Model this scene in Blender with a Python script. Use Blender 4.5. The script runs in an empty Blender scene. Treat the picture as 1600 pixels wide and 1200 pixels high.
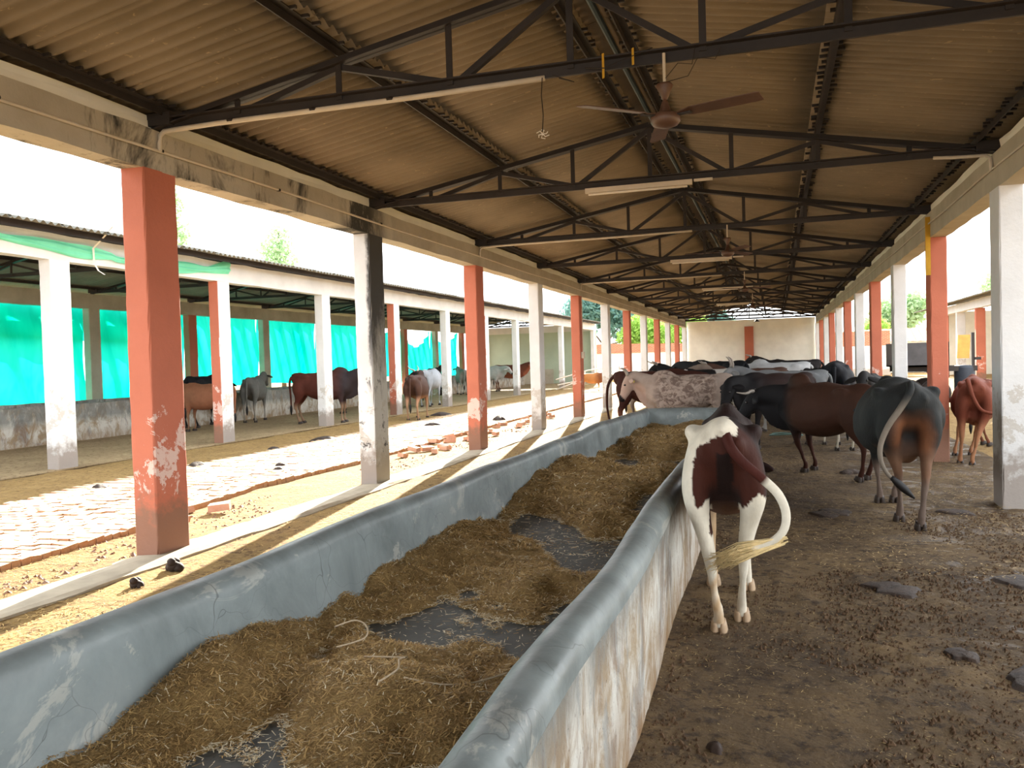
import bpy, bmesh, math, random
import numpy as np
from mathutils import Vector, Matrix

random.seed(7)
rng = np.random.default_rng(7)
scene = bpy.context.scene
C = scene.collection

# ------------------------------------------------------------------ camera, sky, sun, exposure
F_PX, YAW, PITCH, ROLL = 1313.95, 0.3034, 0.0268, -0.0292
CAM = Vector((0.0, 0.0, 1.6))
fw = Vector((-math.sin(YAW) * math.cos(PITCH), math.cos(YAW) * math.cos(PITCH), -math.sin(PITCH)))
r0 = Vector((math.cos(YAW), math.sin(YAW), 0.0)); u0 = r0.cross(fw)
rt = r0 * math.cos(ROLL) + u0 * math.sin(ROLL)
up = -r0 * math.sin(ROLL) + u0 * math.cos(ROLL)
cd = bpy.data.cameras.new('camera'); cam = bpy.data.objects.new('camera', cd); C.objects.link(cam)
cd.sensor_fit = 'HORIZONTAL'; cd.sensor_width = 36.0; cd.lens = 36.0 * F_PX / 1600.0
cd.clip_start = 0.05; cd.clip_end = 600
cam.matrix_world = Matrix(((rt.x, up.x, -fw.x, CAM.x), (rt.y, up.y, -fw.y, CAM.y), (rt.z, up.z, -fw.z, CAM.z), (0, 0, 0, 1)))
scene.camera = cam

world = bpy.data.worlds.new('sky'); scene.world = world; world.use_nodes = True
bg = world.node_tree.nodes['Background']
bg.inputs['Color'].default_value = (0.93, 0.97, 1.0, 1); bg.inputs['Strength'].default_value = 1.0

sd = bpy.data.lights.new('sun', 'SUN'); sun = bpy.data.objects.new('sun', sd); C.objects.link(sun)
sd.energy = 7.5; sd.angle = math.radians(0.6); sd.color = (1.0, 0.92, 0.78)
sun.rotation_euler = Vector((0.44, -2.45, -1.0)).to_track_quat('-Z', 'Y').to_euler()
sun.location = (-8, 40, 20)

scene.view_settings.view_transform = 'Standard'; scene.view_settings.look = 'None'
scene.view_settings.gamma = 1.0; scene.view_settings.use_curve_mapping = False
scene.view_settings.exposure = 2.0
scene.cycles.max_bounces = 10; scene.cycles.diffuse_bounces = 6

def pix(x, y, z):
    d = Vector((x, y, z)) - CAM; zz = d.dot(fw)
    if zz < 0.1: return None
    return 800 + F_PX * d.dot(rt) / zz, 600 - F_PX * d.dot(up) / zz

# ------------------------------------------------------------------ helpers
def srgb(r, g, b):
    f = lambda c: (c / 255 / 12.92) if c / 255 <= 0.04045 else ((c / 255 + 0.055) / 1.055) ** 2.4
    return (f(r), f(g), f(b), 1.0)

def _hash(ix, iy, seed):
    h = (ix * 374761393 + iy * 668265263 + seed * 974634781) & 0xffffffff
    h = ((h ^ (h >> 13)) * 1274126177) & 0xffffffff
    return ((h ^ (h >> 16)) & 0xffff) / 65535.0

def vnoise(x, y, seed=0):
    x = np.asarray(x, float); y = np.asarray(y, float)
    ix = np.floor(x).astype(np.int64); iy = np.floor(y).astype(np.int64)
    fx = x - ix; fy = y - iy
    fx = fx * fx * (3 - 2 * fx); fy = fy * fy * (3 - 2 * fy)
    a = _hash(ix, iy, seed); b = _hash(ix + 1, iy, seed); c = _hash(ix, iy + 1, seed); d = _hash(ix + 1, iy + 1, seed)
    return (a * (1 - fx) + b * fx) * (1 - fy) + (c * (1 - fx) + d * fx) * fy

def fbm(x, y, seed=0, oct=4):
    s = 0; a = 0.5; t = 0
    for i in range(oct):
        s = s + a * vnoise(np.asarray(x) * 2 ** i, np.asarray(y) * 2 ** i, seed + i * 17); t += a; a *= 0.5
    return s / t

def _smooth_path(P, sub=3):
    P = np.array(P, float); out = []
    for i in range(len(P) - 1):
        p0, p1, p2, p3 = P[max(i - 1, 0)], P[i], P[i + 1], P[min(i + 2, len(P) - 1)]
        for t in np.arange(sub) / sub:
            out.append(0.5 * (2 * p1 + (p2 - p0) * t + (2 * p0 - 5 * p1 + 4 * p2 - p3) * t ** 2 + (3 * p1 - p0 - 3 * p2 + p3) * t ** 3))
    out.append(P[-1]); return np.array(out)

class MB:
    def __init__(s): s.v = []; s.f = []; s.m = []
    def add(s, vs, fs, mi=0):
        o = len(s.v); s.v += [tuple(p) for p in vs]; s.f += [tuple(i + o for i in f) for f in fs]; s.m += [mi] * len(fs)
    def box(s, x0, x1, y0, y1, z0, z1, mi=0):
        s.add([(x0, y0, z0), (x1, y0, z0), (x1, y1, z0), (x0, y1, z0), (x0, y0, z1), (x1, y0, z1), (x1, y1, z1), (x0, y1, z1)],
              [(0, 3, 2, 1), (4, 5, 6, 7), (0, 1, 5, 4), (1, 2, 6, 5), (2, 3, 7, 6), (3, 0, 4, 7)], mi)
    def obox(s, c, ax, ay, az, mi=0):
        c = Vector(c); ax = Vector(ax); ay = Vector(ay); az = Vector(az)
        vs = [c + ax * i + ay * j + az * k for k in (-1, 1) for (i, j) in ((-1, -1), (1, -1), (1, 1), (-1, 1))]
        s.add(vs, [(0, 3, 2, 1), (4, 5, 6, 7), (0, 1, 5, 4), (1, 2, 6, 5), (2, 3, 7, 6), (3, 0, 4, 7)], mi)
    def angle(s, p0, p1, side, w, t, flip=1):
        # steel angle bar from p0 to p1: one leg along 'side', the other along the normal
        p0 = Vector(p0); p1 = Vector(p1); d = (p1 - p0).normalized(); side = Vector(side)
        side = (side - d * side.dot(d)).normalized(); n = d.cross(side) * flip
        prof = [(0, 0), (w, 0), (w, t), (t, t), (t, w), (0, w)]
        vs = [p + side * (a - w / 2) + n * (b - w / 2) for p in (p0, p1) for a, b in prof]
        fs = [(i, (i + 1) % 6, 6 + (i + 1) % 6, 6 + i) for i in range(6)] + [(5, 4, 3, 2, 1, 0), (6, 7, 8, 9, 10, 11)]
        s.add(vs, fs)
    def tube(s, pts, r, n=8, mi=0, taper=None):
        pts = [Vector(p) for p in pts]; rings = []; m = len(pts)
        ref = Vector((0.13, 0.21, 1)).normalized()
        for i, p in enumerate(pts):
            t = (pts[min(i + 1, m - 1)] - pts[max(i - 1, 0)]).normalized()
            a = t.cross(ref)
            if a.length < 0.05: a = t.cross(Vector((1, 0, 0)))
            a.normalize(); b = t.cross(a)
            rr = r if taper is None else r * (1 + (taper - 1) * i / (m - 1))
            rings.append([p + a * rr * math.cos(2 * math.pi * k / n) + b * rr * math.sin(2 * math.pi * k / n) for k in range(n)])
        fs = []
        for i in range(m - 1):
            for k in range(n): fs.append((i * n + k, i * n + (k + 1) % n, (i + 1) * n + (k + 1) % n, (i + 1) * n + k))
        fs += [tuple(range(n - 1, -1, -1)), tuple((m - 1) * n + k for k in range(n))]
        s.add([q for rg in rings for q in rg], fs, mi)
    def lathe(s, prof, c=(0, 0, 0), n=16, mi=0):
        cx, cy, cz = c; m = len(prof)
        vs = [(cx + r * math.cos(2 * math.pi * k / n), cy + r * math.sin(2 * math.pi * k / n), cz + z) for r, z in prof for k in range(n)]
        fs = [(i * n + k, i * n + (k + 1) % n, (i + 1) * n + (k + 1) % n, (i + 1) * n + k) for i in range(m - 1) for k in range(n)]
        fs += [tuple(range(n - 1, -1, -1)), tuple((m - 1) * n + k for k in range(n))]
        s.add(vs, fs, mi)
    def mesh(s, name, mats, smooth=False):
        me = bpy.data.meshes.new(name); me.from_pydata(s.v, [], s.f)
        for m in (mats if isinstance(mats, (list, tuple)) else [mats]): me.materials.append(m)
        if max(s.m, default=0): me.polygons.foreach_set('material_index', s.m)
        if smooth: me.polygons.foreach_set('use_smooth', [True] * len(me.polygons))
        me.update(); return me
    def build(s, name, mats, parent=None, smooth=False, loc=None):
        return link(name, s.mesh(name, mats, smooth), parent, loc)

def link(name, me, parent=None, loc=None, rot=None):
    o = bpy.data.objects.new(name, me); C.objects.link(o)
    if parent is not None: o.parent = parent
    if loc is not None: o.location = loc
    if rot is not None: o.rotation_euler = rot
    return o

def tag(o, label=None, cat=None, group=None, kind=None):
    if label: o['label'] = label
    if cat: o['category'] = cat
    if group: o['group'] = group
    if kind: o['kind'] = kind
    return o

def empty(name, loc, label=None, cat=None, group=None, kind=None, rz=0):
    o = bpy.data.objects.new(name, None); C.objects.link(o); o.location = loc; o.rotation_euler = (0, 0, rz)
    o.empty_display_size = 0.2
    return tag(o, label, cat, group, kind)

def copy_tree(o, loc, label=None, group=None):
    r = o.copy(); C.objects.link(r); r.location = loc
    if label: r['label'] = label
    if group: r['group'] = group
    for ch in o.children:
        c = ch.copy(); C.objects.link(c); c.parent = r
        for g in ch.children:
            d = g.copy(); C.objects.link(d); d.parent = c
    return r

def grid_mesh(name, xs, ys, zfun, mat, smooth=True):
    X, Y = np.meshgrid(xs, ys); Z = zfun(X, Y); nx, ny = len(xs), len(ys)
    v = np.stack([X, Y, Z], -1).reshape(-1, 3)
    i = np.arange(nx * ny).reshape(ny, nx)
    f = np.stack([i[:-1, :-1], i[:-1, 1:], i[1:, 1:], i[1:, :-1]], -1).reshape(-1, 4)
    me = bpy.data.meshes.new(name); me.from_pydata(v.tolist(), [], f.tolist()); me.materials.append(mat)
    if smooth: me.polygons.foreach_set('use_smooth', [True] * len(me.polygons))
    me.update(); return me

ORD = ['', 'first', 'second', 'third', 'fourth', 'fifth', 'sixth', 'seventh', 'eighth', 'ninth', 'tenth', 'eleventh', 'twelfth', 'thirteenth']

# ------------------------------------------------------------------ materials
class NT:
    def __init__(s, name, rough=0.8, spec=0.3):
        s.mat = bpy.data.materials.new(name); s.mat.use_nodes = True; s.t = s.mat.node_tree
        s.b = s.t.nodes['Principled BSDF']; s.b.inputs['Roughness'].default_value = rough
        s.b.inputs['Specular IOR Level'].default_value = spec
        s.pos = s.n('ShaderNodeNewGeometry').outputs['Position']
        s.obj = s.n('ShaderNodeTexCoord').outputs['Object']
    def n(s, ty, ins={}, **props):
        nd = s.t.nodes.new(ty)
        for k, v in props.items(): setattr(nd, k, v)
        for k, v in ins.items(): s.put(nd.inputs[k], v)
        return nd
    def put(s, inp, v):
        if hasattr(v, 'is_linked') or isinstance(v, bpy.types.NodeSocket): s.t.links.new(v, inp)
        else: inp.default_value = v
    def noise(s, scale, detail=4, rough=0.6, vec=None, dist=0.0, stretch=None):
        vec = vec or s.pos
        if stretch: vec = s.n('ShaderNodeMapping', {'Vector': vec, 'Scale': stretch}).outputs[0]
        return s.n('ShaderNodeTexNoise', {'Vector': vec, 'Scale': scale, 'Detail': detail, 'Roughness': rough, 'Distortion': dist}).outputs[0]
    def ramp(s, fac, stops):
        r = s.n('ShaderNodeValToRGB', {'Fac': fac}); e = r.color_ramp.elements
        while len(e) < len(stops): e.new(0.5)
        for el, (p, c) in zip(e, stops):
            el.position = p; el.color = c if hasattr(c, '__len__') else (c, c, c, 1)
        return r.outputs[0]
    def mix(s, f, a, b, blend='MIX'):
        m = s.n('ShaderNodeMix', data_type='RGBA', blend_type=blend)
        s.put(m.inputs[0], f); s.put(m.inputs[6], a); s.put(m.inputs[7], b); return m.outputs[2]
    def math(s, op, a, b=0.0, clamp=False):
        m = s.n('ShaderNodeMath', operation=op, use_clamp=clamp); s.put(m.inputs[0], a); s.put(m.inputs[1], b); return m.outputs[0]
    def xyz(s, vec=None):
        o = s.n('ShaderNodeSeparateXYZ', {0: vec or s.pos}).outputs; return o[0], o[1], o[2]
    def step(s, v, lo, hi):
        return s.n('ShaderNodeMapRange', {'Value': v, 'From Min': lo, 'From Max': hi}).outputs[0]
    def color(s, c): s.put(s.b.inputs['Base Color'], c)
    def rough(s, c): s.put(s.b.inputs['Roughness'], c)
    def bump(s, h, strength=0.4, dist=0.02):
        bn = s.n('ShaderNodeBump', {'Height': h, 'Strength': strength, 'Distance': dist}); s.put(s.b.inputs['Normal'], bn.outputs[0])

def plain(name, col, rough=0.7, spec=0.3, var=0.15, scale=6.0, metal=0.0):
    m = NT(name, rough, spec); n = m.noise(scale, 4)
    d = tuple(c * (1 - var) for c in col[:3]) + (1,); l = tuple(min(1, c * (1 + var)) for c in col[:3]) + (1,)
    m.color(m.ramp(n, [(0.3, d), (0.7, l)])); m.b.inputs['Metallic'].default_value = metal
    m.bump(m.noise(scale * 6, 3), 0.15, 0.01)
    return m.mat

def paint_pillar(name, col, peel_col, stained=False):
    m = NT(name, 0.75, 0.25); x, y, z = m.xyz()
    rnd = m.n('ShaderNodeObjectInfo').outputs['Random']
    off = m.n('ShaderNodeVectorMath', {0: m.pos, 1: m.n('ShaderNodeCombineXYZ', {0: m.math('MULTIPLY', rnd, 40.0), 2: m.math('MULTIPLY', rnd, 17.0)}).outputs[0]}, operation='ADD').outputs[0]
    big = m.noise(1.3, 5, 0.6, off); fine = m.noise(7, 6, 0.7, off, 0.6)
    d = tuple(c * 0.86 for c in col[:3]) + (1,)
    c = m.mix(m.step(big, 0.35, 0.65), d, col)
    # flaking, strongest between 0.4 m and 1.4 m up
    band = m.math('MULTIPLY', m.step(z, 1.7, 1.0), m.step(z, 0.2, 0.6))
    f2 = m.noise(3.2, 8, 0.72, off, 0.3)
    pm = m.math('MULTIPLY', m.step(m.math('ADD', f2, m.math('MULTIPLY', m.math('SUBTRACT', band, 1.0), 0.25)), 0.515, 0.535), m.step(fine, 0.36, 0.44), True)
    c = m.mix(m.math('MULTIPLY', pm, 0.85), c, peel_col)
    # grime near the foot
    gm = m.step(m.math('ADD', z, m.math('MULTIPLY', m.math('SUBTRACT', m.noise(5, 5, 0.7, off), 0.5), 0.9)), 0.52, 0.30)
    c = m.mix(m.math('MULTIPLY', gm, 0.72), c, srgb(122, 104, 88))
    if stained:
        nrm = m.n('ShaderNodeNewGeometry').outputs['Normal']; nx, ny, nz = m.xyz(nrm)
        st = m.noise(2.4, 7, 0.75, m.pos, 0.4, (1.0, 1.0, 0.4))
        east = m.step(nx, 0.5, 0.7)
        c = m.mix(m.math('MULTIPLY', east, 0.75), c, srgb(150, 142, 124))
        em = m.math('MULTIPLY', east, m.step(m.math('ADD', z, m.math('MULTIPLY', m.math('SUBTRACT', st, 0.5), 3.2)), 1.3, 2.2))
        sx = m.step(m.math('ADD', m.math('SUBTRACT', x, -5.22), m.math('MULTIPLY', m.math('SUBTRACT', st, 0.5), 0.22)), -0.01, 0.03)
        sm_ = m.math('MULTIPLY', m.math('MULTIPLY', sx, m.step(z, 0.9, 2.0)), m.math('SUBTRACT', 1.0, east))
        sp = m.math('MULTIPLY', m.step(m.noise(7, 6, 0.75, m.pos, 0.4), 0.56, 0.62), m.math('MULTIPLY', m.step(z, 1.15, 0.75), m.step(z, 0.2, 0.4)))
        s2 = m.math('MULTIPLY', m.step(m.noise(5, 5, 0.7, m.pos, 0.3, (1, 1, .5)), 0.60, 0.66), m.math('MULTIPLY', m.step(z, 2.0, 1.8), m.step(z, 1.2, 1.4)))
        tot = m.math('MAXIMUM', m.math('MAXIMUM', em, sm_), m.math('MAXIMUM', sp, s2))
        c = m.mix(m.math('MULTIPLY', tot, 0.9), c, srgb(44, 43, 42))
    m.color(c); m.bump(m.noise(22, 5, 0.7, off), 0.35, 0.012)
    return m.mat

WHITE = srgb(226, 226, 226); ORANGE = srgb(196, 116, 92); CREAM = srgb(206, 198, 182)
mat_orange = paint_pillar('orange_paint', ORANGE, srgb(224, 200, 190))
mat_white = paint_pillar('white_paint', WHITE, srgb(190, 184, 176))
mat_white_stain = paint_pillar('white_paint_with_mould', WHITE, srgb(190, 184, 176), True)

def beam_mat():
    m = NT('limewashed_concrete', 0.85, 0.2); x, y, z = m.xyz()
    c = m.ramp(m.noise(1.2, 5), [(0.3, srgb(168, 158, 140)), (0.7, srgb(196, 188, 172))])
    st = m.noise(1.6, 6, 0.75, m.pos, 0.4, (1, 0.9, 0.35))
    near = m.math('MULTIPLY', m.step(y, 11.2, 10.3), m.step(x, -2, -4))
    clus = m.math('MULTIPLY', m.noise(0.55, 2, 0.5, m.pos, 0, (0, 1, 0)), 0.45)
    sm = m.math('MULTIPLY', m.step(m.math('ADD', st, clus), 0.75, 0.86), near, True)
    # mould run over the second pillar
    d2 = m.step(m.math('ABSOLUTE', m.math('SUBTRACT', y, 10.2)), 0.75, 0.45)
    sm = m.math('MAXIMUM', sm, m.math('MULTIPLY', m.math('MULTIPLY', d2, near), m.step(st, 0.36, 0.5)))
    c = m.mix(m.math('MULTIPLY', sm, 0.92), c, srgb(44, 44, 44))
    m.color(c); m.bump(m.noise(14, 5, 0.7), 0.35, 0.015)
    return m.mat
mat_beam = beam_mat()
mat_plaster = plain('cream_plaster', srgb(240, 238, 228), 0.9, 0.2, 0.07, 1.5)

def roof_mat(name, a, b):
    m = NT(name, 0.9, 0.15)
    c = m.ramp(m.noise(0.9, 5), [(0.3, a), (0.7, b)])
    sp = m.step(m.noise(26, 3, 0.6, m.pos, 0.5, (0.35, 1, 1)), 0.66, 0.72)
    c = m.mix(m.math('MULTIPLY', sp, 0.55), c, srgb(190, 170, 140))
    m.color(c); m.bump(m.noise(30, 4), 0.25, 0.008); return m.mat
mat_roof = roof_mat('dusty_cement_sheet', srgb(122, 111, 96), srgb(150, 136, 118))
mat_roof_grey = roof_mat('grey_cement_sheet', srgb(112, 112, 106), srgb(142, 140, 132))
mat_steel = plain('black_painted_steel', srgb(46, 40, 38), 0.55, 0.4, 0.3, 3)
mat_pipe = plain('white_plastic_pipe', srgb(206, 194, 176), 0.5, 0.4, 0.1, 4)
mat_tube = plain('dusty_white_tube', srgb(222, 214, 200), 0.4, 0.5, 0.05, 4)
mat_fan = plain('dusty_brown_fan_metal', srgb(92, 66, 52), 0.45, 0.5, 0.25, 5)
mat_wire = plain('dark_cable', srgb(40, 32, 28), 0.6)
mat_yellow = plain('yellow_plastic_strip', srgb(196, 150, 40), 0.6)
mat_ridge = plain('weathered_ridge_metal', srgb(128, 112, 92), 0.6, 0.4, 0.25, 2)
mat_bluepipe = plain('blue_grey_ridge_bar', srgb(70, 86, 92), 0.5, 0.4, 0.2, 2)

def cement_mat():
    m = NT('polished_grey_cement', 0.45, 0.5); x, y, z = m.xyz()
    c = m.ramp(m.noise(1.6, 6, 0.65, None, 0.5), [(0.28, srgb(104, 112, 112)), (0.55, srgb(138, 147, 147)), (0.8, srgb(162, 168, 166))])
    pat = m.step(m.noise(2.3, 6, 0.7, None, 0.8, (1, 0.7, 1.2)), 0.60, 0.64)
    c = m.mix(m.math('MULTIPLY', pat, 0.55), c, srgb(192, 190, 180))
    vor = m.n('ShaderNodeTexVoronoi', {'Vector': m.n('ShaderNodeVectorMath', {0: m.pos, 1: m.n('ShaderNodeVectorMath', {0: m.n('ShaderNodeTexNoise', {'Vector': m.pos, 'Scale': 3.0}).outputs[1], 1: (0.5, 0.5, 0.5)}, operation='MULTIPLY').outputs[0]}, operation='ADD').outputs[0], 'Scale': 2.6}, feature='DISTANCE_TO_EDGE').outputs[0]
    cr = m.math('MULTIPLY', m.step(vor, 0.007, 0.002), m.step(m.noise(0.9, 2), 0.46, 0.58))
    c = m.mix(m.math('MULTIPLY', cr, 0.6), c, srgb(60, 64, 64))
    edge = m.math('MULTIPLY', m.step(z, 0.56, 0.68), m.step(m.noise(2.5, 4), 0.3, 0.6))
    c = m.mix(m.math('MULTIPLY', edge, 0.55), c, srgb(82, 84, 82))
    m.color(c); m.rough(m.ramp(m.noise(4, 4), [(0.3, 0.30), (0.7, 0.55)]))
    m.bump(m.noise(9, 5, 0.6, None, 0.3), 0.25, 0.02); return m.mat
mat_cement = cement_mat()

def limewash_mat():
    m = NT('flaking_limewash', 0.85, 0.25); x, y, z = m.xyz()
    c = m.ramp(m.noise(1.8, 4, 0.6), [(0.3, srgb(150, 130, 106)), (0.7, srgb(172, 156, 132))])
    fl = m.noise(3.2, 9, 0.72, None, 0.8, (1, 1, 0.62))
    c = m.mix(m.step(fl, 0.42, 0.56), c, srgb(206, 203, 194))
    g = m.noise(2.6, 8, 0.75, None, 0.4, (1, 1, 0.5))
    c = m.mix(m.math('MULTIPLY', m.step(g, 0.54, 0.60), 0.75), c, srgb(150, 152, 150))
    br = m.noise(2.6, 8, 0.72, None, 0.8, (1, 1, 0.55))
    c = m.mix(m.math('MULTIPLY', m.step(br, 0.54, 0.66), 0.7), c, srgb(122, 90, 62))
    foot = m.math('MULTIPLY', m.step(z, 0.28, -0.12), m.step(m.noise(6, 6, 0.7, None, 0, (1, 1, .4)), 0.3, 0.6))
    c = m.mix(m.math('MULTIPLY', foot, 0.85), c, srgb(132, 98, 58))
    top = m.math('MULTIPLY', m.step(z, 0.40, 0.58), m.step(m.noise(5, 6, 0.7, None, 0, (1, 1, .4)), 0.3, 0.5))
    c = m.mix(m.math('MULTIPLY', top, 0.75), c, srgb(116, 120, 118))
    sp = m.step(m.noise(40, 4), 0.66, 0.70)
    c = m.mix(m.math('MULTIPLY', sp, 0.7), c, srgb(74, 54, 38))
    m.color(c); m.bump(m.math('ADD', m.noise(18, 7, 0.75), m.math('MULTIPLY', fl, 1.5)), 0.6, 0.025); return m.mat
mat_limewash = limewash_mat()

def mud_mat(name, cols, wet=0.0, scale=1.0):
    m = NT(name, 0.9, 0.3); x, y, z = m.xyz()
    c = m.ramp(m.noise(1.1 * scale, 6, 0.7, None, 0.5), [(0.25, cols[0]), (0.5, cols[1]), (0.78, cols[2])])
    n2 = m.noise(11 * scale, 6, 0.75)
    c = m.mix(m.step(n2, 0.50, 0.62), c, cols[3])
    sp = m.step(m.noise(60 * scale, 2, 0.5, None, 0, (1, 0.5, 1)), 0.68, 0.74)
    c = m.mix(m.math('MULTIPLY', sp, 0.65), c, cols[4])
    if wet:
        w = m.noise(0.8, 4, 0.6, None, 0.8)
        wm = m.step(w, 0.58, 0.66)
        c = m.mix(m.math('MULTIPLY', wm, 0.55), c, srgb(52, 38, 32))
        pud = m.math('MULTIPLY', m.step(m.noise(1.7, 6, 0.7, None, 1.0), 0.535, 0.57), m.step(x, 0.7, 1.7), True)
        pud = m.math('MULTIPLY', pud, wet)
        m.rough(m.math('SUBTRACT', 0.92, m.math('MULTIPLY', pud, 0.72)))
    m.color(c)
    m.bump(m.math('ADD', m.noise(24 * scale, 6, 0.75), m.math('MULTIPLY', m.noise(6 * scale, 3), 0.8)), 0.9, 0.05)
    return m.mat
mat_mud = mud_mat('dung_and_straw_mud', (srgb(66, 51, 37), srgb(106, 85, 58), srgb(138, 112, 76), srgb(66, 50, 34), srgb(190, 166, 116)), 1.0)
mat_yard = mud_mat('dry_straw_strewn_earth', (srgb(126, 98, 58), srgb(152, 122, 72), srgb(172, 142, 90), srgb(112, 84, 48), srgb(200, 172, 118)))
mat_shedfloor = mud_mat('pale_trodden_earth', (srgb(140, 118, 88), srgb(170, 146, 110), srgb(186, 164, 126), srgb(120, 98, 70), srgb(204, 184, 144)))
mat_litter = mud_mat('straw_litter_earth', (srgb(132, 104, 64), srgb(164, 132, 78), srgb(180, 150, 92), srgb(110, 82, 48), srgb(206, 180, 120)))
mat_clod = plain('mud_crumb', srgb(82, 62, 44), 0.85, 0.2, 0.3, 20)
mat_dung = plain('dark_dung', srgb(48, 34, 26), 0.7, 0.4, 0.3, 14)
mat_kerb = plain('worn_kerb_concrete', srgb(176, 164, 144), 0.9, 0.2, 0.15, 4)

def brick_mat(name, a, b, dust):
    m = NT(name, 0.9, 0.2); rnd = m.n('ShaderNodeObjectInfo').outputs['Random']
    c = m.mix(rnd, a, b); n = m.noise(6, 5, 0.7)
    c = m.mix(m.step(n, 0.3, 0.7), c, m.mix(0.5, a, dust))
    nz = m.n('ShaderNodeSeparateXYZ', {0: m.n('ShaderNodeNewGeometry').outputs['Normal']}).outputs[2]
    c = m.mix(m.math('MULTIPLY', m.step(nz, 0.5, 0.9), m.step(m.noise(3, 5), 0.2, 0.5)), c, dust)
    m.color(c); m.bump(m.noise(40, 4), 0.4, 0.006); return m.mat
mat_brick = brick_mat('dusty_paving_brick', srgb(158, 108, 72), srgb(176, 124, 86), srgb(204, 186, 158))
mat_loose = brick_mat('loose_red_brick', srgb(186, 130, 104), srgb(200, 146, 118), srgb(216, 190, 166))

def wallbrick_mat():
    m = NT('weathered_red_brickwork', 0.9, 0.2)
    v = m.n('ShaderNodeMapping', {'Vector': m.pos, 'Rotation': (math.pi / 2, 0, 0)}).outputs[0]
    b = m.n('ShaderNodeTexBrick', {'Vector': v, 'Color1': srgb(176, 104, 80), 'Color2': srgb(154, 88, 66), 'Mortar': srgb(190, 160, 138), 'Scale': 1.0, 'Mortar Size': 0.008, 'Brick Width': 0.24, 'Row Height': 0.085}).outputs[0]
    m.color(b); return m.mat
mat_wallbrick = wallbrick_mat()

def net_mat(name, col, tr):
    m = NT(name, 0.8, 0.1)
    c = m.mix(m.step(m.noise(1.2, 4, 0.6, None, 0.5, (1, 1, 0.4)), 0.3, 0.7), col, tuple(min(1, q * 1.25 + 0.02) for q in col[:3]) + (1,))
    d = m.n('ShaderNodeBsdfDiffuse', {'Color': c}); t = m.n('ShaderNodeBsdfTranslucent', {'Color': c})
    ms = m.n('ShaderNodeMixShader', {0: tr, 1: d.outputs[0], 2: t.outputs[0]})
    m.t.links.new(ms.outputs[0], m.t.nodes['Material Output'].inputs['Surface']); return m.mat
mat_net = net_mat('teal_shade_net', (0.0, 0.50, 0.40, 1), 0.72)
mat_greencloth = net_mat('mint_green_cloth', (0.26, 0.82, 0.56, 1), 0.4)

def leaf_mat(name, a, b):
    m = NT(name, 0.6, 0.2); c = m.mix(m.noise(1.5, 3), a, b)
    d = m.n('ShaderNodeBsdfDiffuse', {'Color': c}); t = m.n('ShaderNodeBsdfTranslucent', {'Color': c})
    ms = m.n('ShaderNodeMixShader', {0: 0.45, 1: d.outputs[0], 2: t.outputs[0]})
    m.t.links.new(ms.outputs[0], m.t.nodes['Material Output'].inputs['Surface']); return m.mat
mat_leaf_hazed = leaf_mat('hazed_leaves', srgb(166, 196, 156), srgb(194, 214, 176))  # leaf green lightened, with overexposure and haze put into the colour
mat_leaf_blue = leaf_mat('blue_green_leaves', srgb(104, 146, 142), srgb(136, 172, 162))  # distance haze is mixed into this leaf colour
mat_leaf_lime = leaf_mat('lime_leaves', srgb(146, 186, 90), srgb(172, 204, 112))
mat_bark = plain('grey_bark', srgb(110, 96, 80), 0.9)

def straw_mat(name, dark=False):
    m = NT(name, 0.75, 0.25)
    if dark:
        c = m.ramp(m.noise(9, 6, 0.8), [(0.25, srgb(112, 86, 52)), (0.5, srgb(172, 140, 88)), (0.75, srgb(200, 166, 112))])
        m.color(c); m.bump(m.math('ADD', m.noise(34, 5, 0.8), m.noise(90, 3, 0.7)), 1.0, 0.03)
    else:
        m.color(m.n('ShaderNodeAttribute', attribute_name='Col').outputs[0])
    return m.mat
mat_feed = straw_mat('packed_chopped_straw', True); mat_straw = straw_mat('chopped_straw')
mat_trough_floor = plain('damp_trough_floor', srgb(74, 74, 70), 0.55, 0.4, 0.3, 5)

def coat_mat(name, speckle=False):
    m = NT(name, 0.74, 0.18); c = m.n('ShaderNodeAttribute', attribute_name='Col').outputs[0]
    if speckle:
        n = m.noise(9, 5, 0.7, m.obj, 0.8, (1, 1, 1.3)); x, y, z = m.xyz(m.obj)
        reg = m.math('MULTIPLY', m.step(x, 0.62, 0.45), m.step(x, -0.62, -0.48), True)
        reg = m.math('MULTIPLY', reg, m.step(z, 0.45, 0.6), True)
        mk = m.math('MULTIPLY', m.step(n, 0.46, 0.56), reg)
        c = m.mix(m.math('MULTIPLY', mk, 0.7), c, srgb(84, 62, 54))
    f = m.noise(5, 5, 0.65, m.obj)
    c = m.mix(m.step(f, 0.3, 0.75), m.mix(1.0, c, (0.72, 0.72, 0.72, 1), 'MULTIPLY'), c)
    m.color(c); m.bump(m.math('ADD', m.noise(70, 3, 0.6, m.obj, 0, (0.3, 1, 0.3)), m.math('MULTIPLY', m.noise(9, 4, 0.6, m.obj), 1.2)), 0.35, 0.012); return m.mat
mat_coat = coat_mat('cattle_coat'); mat_coat_speckled = coat_mat('speckled_cattle_coat', True)
mat_hoof = plain('dark_hoof', srgb(58, 48, 42), 0.5); mat_hoof_pale = plain('pale_hoof', srgb(176, 150, 122), 0.5)
mat_horn = plain('grey_horn', srgb(150, 140, 130), 0.4, 0.5); mat_eye = plain('dark_eye', srgb(14, 10, 8), 0.15, 0.6, 0.0)
mat_tag = plain('yellow_ear_tag', srgb(226, 206, 60), 0.5)
mat_hair_black = plain('black_tail_hair', srgb(22, 20, 20), 0.5); mat_hair_cream = plain('cream_tail_hair', srgb(214, 190, 140), 0.6, 0.3, 0.2, 20)
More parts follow.
